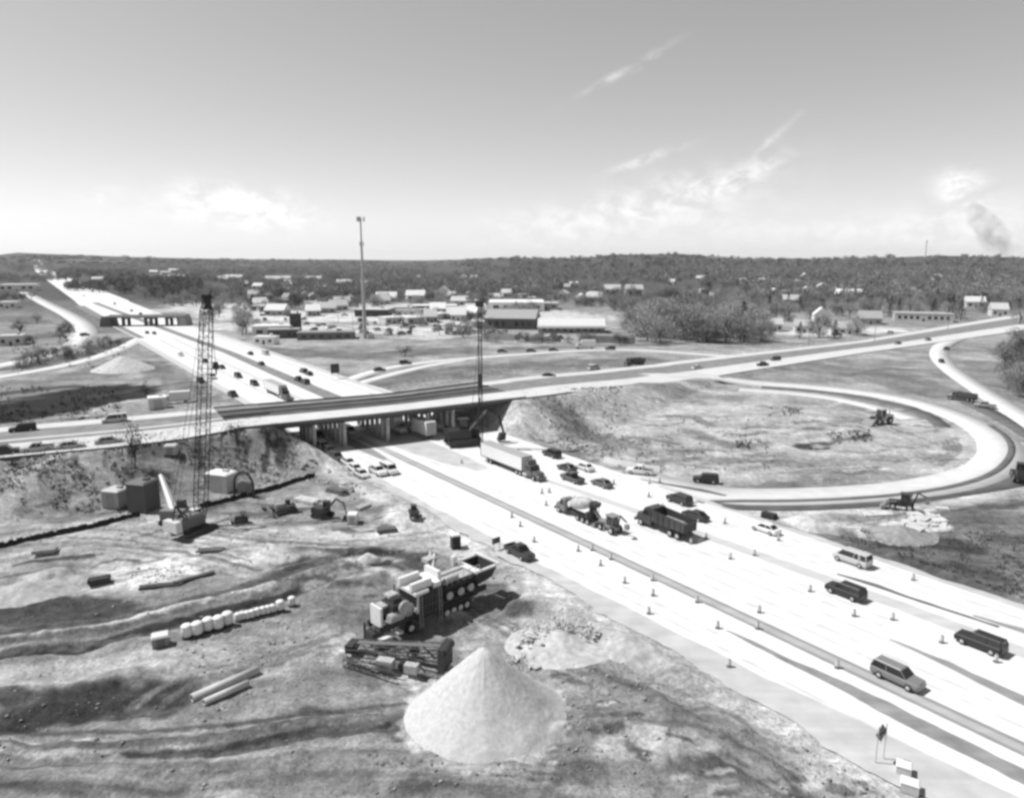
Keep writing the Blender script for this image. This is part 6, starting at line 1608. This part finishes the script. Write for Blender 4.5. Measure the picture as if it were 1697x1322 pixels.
tree('leaf',446,730,4,'dark bush at the left abutment of the overpass, right one',None,1.5)
tree('bare',1690,538,12,'bare tree at the right edge above the crossroad')
# wood right of the strip mall: large rounded bare trees
grove([(1048,560),(1075,530),(1120,520),(1210,530),(1250,552),(1235,568),(1060,569)], 46, ['bare'], 13, 18, 'rounded bare grey tree in the wood right of the strip mall', 'bare trees right of the strip mall', 1.35, 13)
grove([(1000,530),(1010,495),(1250,490),(1260,535),(1100,530)], 52, ['bare','bare','bare','leaf'], 12, 17, {'bare':'bare grey tree in the wood above the strip mall','leaf':'dark leafy tree in the wood above the strip mall'}, {'bare':'bare trees above the strip mall','leaf':'leafy trees above the strip mall'}, 1.0, 14)
grove([(1255,535),(1260,505),(1420,500),(1697,500),(1697,518),(1560,526),(1440,532),(1380,530)], 60, ['bare','bare','bare','ever'], 9, 14, {'bare':'bare tree among the houses right of the wood','ever':'dark evergreen among the houses right of the wood'}, {'bare':'bare trees among the houses','ever':'evergreens among the houses'}, 1.0, 14)
grove([(1665,640),(1660,590),(1680,565),(1730,560),(1740,660),(1700,670)], 46, ['leaf','bare'], 5, 8.5, {'bare':'bare bush tree on the slope at the right edge','leaf':'dark bushy tree on the slope at the right edge'}, {'bare':'bare bushes at the right edge','leaf':'dark bushes at the right edge'}, 1.4, 5)
grove([(230,500),(160,475),(330,480),(390,500),(370,512),(290,508)], 40, ['leaf','bare','bare'], 10, 14, {'bare':'bare tree at the near edge of the wood left of the mast','leaf':'dark tree at the near edge of the wood left of the mast'}, {'bare':'bare trees of the left wood','leaf':'dark trees of the left wood'}, 1.1, 10)
grove([(400,505),(480,500),(620,503),(620,512),(480,515),(400,515)], 22, ['leaf','bare'], 7, 11, {'bare':'bare tree along the back of the pale lots','leaf':'dark tree along the back of the pale lots'}, {'bare':'bare trees behind the lots','leaf':'dark trees behind the lots'}, 1.1, 10)
grove([(770,525),(1000,505),(1000,512),(900,520),(770,540)], 8, ['bare'], 7, 10, 'bare tree among the shops below the wooded ridge', 'bare trees among the shops', 1.1, 12)
grove([(30,600),(150,572),(215,558),(215,572),(100,600),(30,612)], 18, ['leaf','bare'], 3.5, 6, {'bare':'bare shrub tree between the two ramps at left','leaf':'dark shrub tree between the two ramps at left'}, {'bare':'bare shrubs between the ramps','leaf':'dark shrubs between the ramps'}, 1.2, 9)
grove([(40,570),(110,545),(125,560),(60,580)], 9, ['leaf'], 4, 6.5, 'dark tree inside the bend of the frontage road', 'trees inside the frontage road bend', 1.3, 9)
grove([(0,495),(60,493),(60,500),(0,505)], 7, ['leaf'], 6, 9, 'dark tree below the long white warehouse at far left', 'trees below the warehouse', 1.2, 8)
grove([(400,503),(600,498),(830,500),(1000,500),(990,508),(830,512),(600,512),(420,514)], 60, ['bare','bare','leaf'], 7, 11, {'bare':'bare tree among the sheds and houses behind the lots','leaf':'dark tree among the sheds and houses behind the lots'}, {'bare':'bare trees among the sheds','leaf':'dark trees among the sheds'}, 1.2, 9)
grove([(640,515),(820,515),(880,556),(760,560),(650,530)], 16, ['bare'], 5, 8, 'small bare tree standing in the pale lots right of the mast', 'bare trees in the lots', 1.2, 14)
grove([(800,560),(1050,568),(1050,572),(800,568)], 18, ['bare','bare','leaf'], 3.5, 6, {'bare':'small bare tree along the board fences','leaf':'dark bush along the board fences'}, {'bare':'bare trees along the fences','leaf':'bushes along the fences'}, 1.3, 9)
grove([(330,512),(430,505),(440,530),(390,548),(340,530)], 14, ['bare','leaf'], 6, 10, {'bare':'bare tree between the crane tip and the white shops','leaf':'dark tree between the crane tip and the white shops'}, {'bare':'bare trees left of the shops','leaf':'dark trees left of the shops'}, 1.2, 12)
# far woods read as one mass
rs = np.random.RandomState(12)
def far_wood(name, boxes, n, label, mt, kinds=('bare',), ntri=80, sc=1.0):
    tmpl = [crown_tris(np.random.RandomState(100+k), ntri, kinds[k % len(kinds)], .2) for k in range(8)]
    Vs = []
    for (u0, v0, u1, v1, slope, wt, hh) in boxes:
        m = int(n*wt); u = rs.uniform(u0, u1, m); f = rs.rand(m)**1.0; v = v0+(v1-v0)*f+(u-u0)*slope
        keep = (fbm(u, v*4, 46, 3, 8) > -.13) & (v > 416); u = u[keep]; v = v[keep]
        d = rays(u, v); ts = np.geomspace(250, 8000, 140)
        X = d[:, None, 0]*ts; Y = d[:, None, 1]*ts; Z = H+d[:, None, 2]*ts
        hgt = far_h(X, Y); below = Z < hgt; i = np.argmax(below, 1); ok = below.any(1) & (i > 0)
        r_ = np.arange(len(u))[ok]; i = i[ok]; a0 = (Z-hgt)[r_, i-1]; a1 = (Z-hgt)[r_, i]; t = ts[i-1]+(ts[i]-ts[i-1])*a0/(a0-a1)
        x = d[r_, 0]*t; y = d[r_, 1]*t; z = far_h(x, y)
        for k in range(len(x)):
            D = y[k]; h = hh*rs.uniform(.75, 1.25); wd = max(h*1.0, .0085*D)
            q = tmpl[k % 8]; a = rs.rand()*6.28; c, s = math.cos(a), math.sin(a)
            Vs.append(np.stack([(q[:, 0]*c-q[:, 1]*s)*wd+x[k], (q[:, 0]*s+q[:, 1]*c)*wd+y[k], q[:, 2]*h+z[k]-.5], -1))
    V = np.concatenate(Vs); T = np.arange(len(V)).reshape(-1, 3)
    o = bpy.data.objects.new(name, np_mesh(name, V, T, mt)); C.objects.link(o); tag(o, label, 'wood', kind='stuff')
    return o
far_wood('far_wood', [(-40,436,760,470,0,.34,11),(760,430,1740,478,0,.5,11),(760,474,1000,492,0,.12,10),(1240,476,1740,500,0,.22,10),(380,468,760,494,0,.2,10)], 8500, 'bare grey woodland covering the plain and the ridge to the horizon', mat('far_twigs', .25, .95, .3, .02), ('bare','leaf'))
far_wood('far_wood', [(95,448,330,482,.06,.5,12),(760,424,1740,446,0,.35,12),(-40,424,760,438,0,.3,12),(400,470,760,492,0,.12,9),(1000,455,1500,480,0,.12,10)], 1500, 'darker woodland patches on the plain left and along the ridge', mat('far_dark_foliage', .13, .95, .3, .02), ('leaf',))
HAZE = 3.2e-5
SKY_CL = 1.5; EXPO = 0.17
# ------------------------------------------------------------------ light
SUN_AZ = R(-8); SUN_EL = R(57)
sl = bpy.data.lights.new('sun', 'SUN'); so = bpy.data.objects.new('sun', sl); C.objects.link(so)
sl.energy = 4.6; sl.angle = R(.53)
dv = Vector((math.cos(SUN_AZ)*math.cos(SUN_EL), math.sin(SUN_AZ)*math.cos(SUN_EL), -math.sin(SUN_EL)))
so.rotation_euler = dv.to_track_quat('-Z', 'Y').to_euler(); so.location = (-60, -40, 120)
w = bpy.data.worlds.new('World'); scene.world = w; w.use_nodes = True; nt = w.node_tree
N = nt.nodes.new; L = nt.links.new
bg = nt.nodes['Background']; bg.inputs['Strength'].default_value = .15
sk = N('ShaderNodeTexSky'); sk.sky_type = 'NISHITA'; sk.sun_disc = False; sk.sun_elevation = SUN_EL
sk.sun_rotation = math.atan2(-dv.x, -dv.y) % (2*math.pi)
sk.dust_density = .6; sk.air_density = 1.0
sep = N('ShaderNodeSeparateColor'); L(sk.outputs[0], sep.inputs[0])
def mth(op, a, b=None, c=None):
    n = N('ShaderNodeMath'); n.operation = op
    for i, k in enumerate((a, b, c)):
        if k is None: continue
        if isinstance(k, (int, float)): n.inputs[i].default_value = k
        else: L(k, n.inputs[i])
    return n.outputs[0]

tcs = N('ShaderNodeTexCoord'); sxs = N('ShaderNodeSeparateXYZ'); L(tcs.outputs['Generated'], sxs.inputs[0])
cs = N('ShaderNodeCombineXYZ'); L(sxs.outputs[0], cs.inputs[0]); L(sxs.outputs[1], cs.inputs[1]); L(mth('MAXIMUM', sxs.outputs[2], .045), cs.inputs[2]); L(cs.outputs[0], sk.inputs[0])
sky_bw = mth('ADD', mth('MULTIPLY', sep.outputs[0], .85), mth('MULTIPLY', sep.outputs[1], .15))
tc = N('ShaderNodeTexCoord'); sx = N('ShaderNodeSeparateXYZ'); L(tc.outputs['Generated'], sx.inputs[0])
az = mth('ARCTAN2', sx.outputs[0], sx.outputs[1]); el = mth('ARCSINE', sx.outputs[2])
cmb = N('ShaderNodeCombineXYZ'); L(az, cmb.inputs[0]); L(mth('MULTIPLY', el, 1.6), cmb.inputs[1])
nz = N('ShaderNodeTexNoise'); nz.inputs['Scale'].default_value = 30; nz.inputs['Detail'].default_value = 9; nz.inputs['Roughness'].default_value = .62; nz.inputs['Distortion'].default_value = .35
L(cmb.outputs[0], nz.inputs['Vector'])
tot = None
for u, v, ru, rv, an, st in [(365,335,62,22,8,.8),(440,345,58,20,8,.8),(400,352,110,20,5,.35),(165,324,26,14,0,.3),(1030,120,62,4.5,-26,1.0),(1072,105,20,3,-30,.7),(1070,264,50,5.5,-18,1.0),(1285,226,32,4.5,-42,1.0),(1225,293,60,12,-22,.9),(1150,315,110,24,-10,.7),(1060,345,110,24,-8,.5),(900,378,90,28,0,.4),(1300,375,260,26,0,.3),(1592,308,22,16,25,1.5),(1420,352,90,14,-4,-.12),(1600,335,40,24,30,.5),(1560,385,120,26,0,.35)]:
    d0 = rays(u, v); d0 = d0/np.linalg.norm(d0); a0 = math.atan2(d0[0], d0[1]); e0 = math.asin(d0[2])
    c, s = math.cos(R(-an)), math.sin(R(-an))
    da = mth('SUBTRACT', az, a0); de = mth('SUBTRACT', el, e0)
    xx = mth('DIVIDE', mth('ADD', mth('MULTIPLY', da, c), mth('MULTIPLY', de, s)), ru/1200*1.25)
    yy = mth('DIVIDE', mth('SUBTRACT', mth('MULTIPLY', de, c), mth('MULTIPLY', da, s)), rv/1200*1.35)
    r2 = mth('ADD', mth('MULTIPLY', xx, xx), mth('MULTIPLY', yy, yy))
    g = mth('MULTIPLY', mth('EXPONENT', mth('MULTIPLY', r2, -1.3)), st)
    tot = g if tot is None else mth('ADD', tot, g)
nn = N('ShaderNodeMapRange'); nn.inputs['From Min'].default_value = .40; nn.inputs['From Max'].default_value = .62; L(nz.outputs['Fac'], nn.inputs['Value'])
cl = mth('MULTIPLY', tot, nn.outputs[0])
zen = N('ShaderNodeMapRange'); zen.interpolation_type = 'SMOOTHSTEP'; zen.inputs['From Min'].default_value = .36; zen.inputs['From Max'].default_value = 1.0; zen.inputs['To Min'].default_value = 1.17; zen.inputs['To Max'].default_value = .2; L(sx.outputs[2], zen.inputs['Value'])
sky_bw = mth('MULTIPLY', mth('POWER', sky_bw, .78), 1.2)
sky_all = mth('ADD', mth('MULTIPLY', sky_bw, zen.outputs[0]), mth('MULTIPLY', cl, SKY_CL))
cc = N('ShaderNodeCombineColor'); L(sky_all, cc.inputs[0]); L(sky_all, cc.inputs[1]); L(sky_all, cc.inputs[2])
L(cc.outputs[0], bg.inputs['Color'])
# the air: one box of thin even haze round the whole place
if HAZE:
    m = bpy.data.meshes.new('haze'); X, Y0, Y1, Z0, Z1 = 13500, -2500, 13500, -3, 150
    m.from_pydata([(-X,Y0,Z0),(X,Y0,Z0),(X,Y1,Z0),(-X,Y1,Z0),(-X,Y0,Z1),(X,Y0,Z1),(X,Y1,Z1),(-X,Y1,Z1)], [], [(3,2,1,0),(4,5,6,7),(0,1,5,4),(1,2,6,5),(2,3,7,6),(3,0,4,7)])
    hm = bpy.data.materials.new('thin_air_haze'); hm.use_nodes = True; hn = hm.node_tree; hn.nodes.remove(hn.nodes['Principled BSDF'])
    pv = hn.nodes.new('ShaderNodeVolumePrincipled'); pv.inputs['Color'].default_value = (.95, .95, .95, 1); pv.inputs['Density'].default_value = HAZE; pv.inputs['Anisotropy'].default_value = .2
    hn.links.new(pv.outputs[0], hn.nodes['Material Output'].inputs['Volume']); m.materials.append(hm)
    ho = bpy.data.objects.new('haze', m); C.objects.link(ho); tag(ho, kind='stuff')
# smoke column behind the ridge
def smoke(pts, D, dens, col, label):
    n_a = 14; V = []; T = []; rnd = random.Random(5)
    for i, (u, v, rr) in enumerate(pts):
        d0 = rays(u, v); t = D/d0[1]; c0 = (d0[0]*t, D, H+d0[2]*t); r = rr*D/1200
        for k in range(n_a):
            a = 2*math.pi*k/n_a; q = r*(1+.28*math.sin(a*3+i*1.7)+.15*rnd.uniform(-1, 1))
            V.append((c0[0]+q*math.cos(a), c0[1]+q*math.sin(a), c0[2]+r*.3*math.sin(a*2+i)))
    for i in range(len(pts)-1):
        for k in range(n_a): l = (k+1) % n_a; T.append((i*n_a+k, i*n_a+l, (i+1)*n_a+l, (i+1)*n_a+k))
    T.append(tuple(reversed(range(n_a)))); e = (len(pts)-1)*n_a; T.append(tuple(e+k for k in range(n_a)))
    m = bpy.data.meshes.new('smoke_plume'); m.from_pydata(V, [], T); sm = bpy.data.materials.new('smoke'); sm.use_nodes = True; hn = sm.node_tree; hn.nodes.remove(hn.nodes['Principled BSDF'])
    pv = hn.nodes.new('ShaderNodeVolumePrincipled'); pv.inputs['Color'].default_value = (col, col, col, 1); pv.inputs['Density'].default_value = dens
    tcn = hn.nodes.new('ShaderNodeTexCoord'); nzn = hn.nodes.new('ShaderNodeTexNoise'); nzn.inputs['Scale'].default_value = .022; nzn.inputs['Detail'].default_value = 4
    mrn = hn.nodes.new('ShaderNodeMapRange'); mrn.inputs['From Min'].default_value = .36; mrn.inputs['From Max'].default_value = .72; mrn.inputs['To Max'].default_value = dens*2.2
    hn.links.new(tcn.outputs['Object'], nzn.inputs['Vector']); hn.links.new(nzn.outputs['Fac'], mrn.inputs['Value']); hn.links.new(mrn.outputs[0], pv.inputs['Density'])
    hn.links.new(pv.outputs[0], hn.nodes['Material Output'].inputs['Volume']); m.materials.append(sm)
    o = bpy.data.objects.new('smoke_plume', m); C.objects.link(o); tag(o, label, 'smoke')
smoke([(1662,436,12),(1655,415,19),(1642,392,24),(1630,372,24),(1622,352,18),(1614,336,8)], 3600, .0034, .25, 'thin grey smoke plume rising behind the ridge at far right')
smoke([(1690,432,10),(1672,412,16),(1655,398,14),(1640,388,7)], 3650, .002, .35, 'fainter low smoke drifting right of the grey plume')
vs = scene.view_settings; vs.view_transform = 'Standard'; vs.look = 'None'; vs.gamma = 1; vs.exposure = EXPO; vs.use_curve_mapping = False
scene.cycles.filter_width = 2.9
scene.cycles.max_bounces = 5; scene.cycles.diffuse_bounces = 2; scene.cycles.glossy_bounces = 2; scene.cycles.transmission_bounces = 2; scene.cycles.volume_bounces = 1
scene.cycles.caustics_reflective = False; scene.cycles.caustics_refractive = False
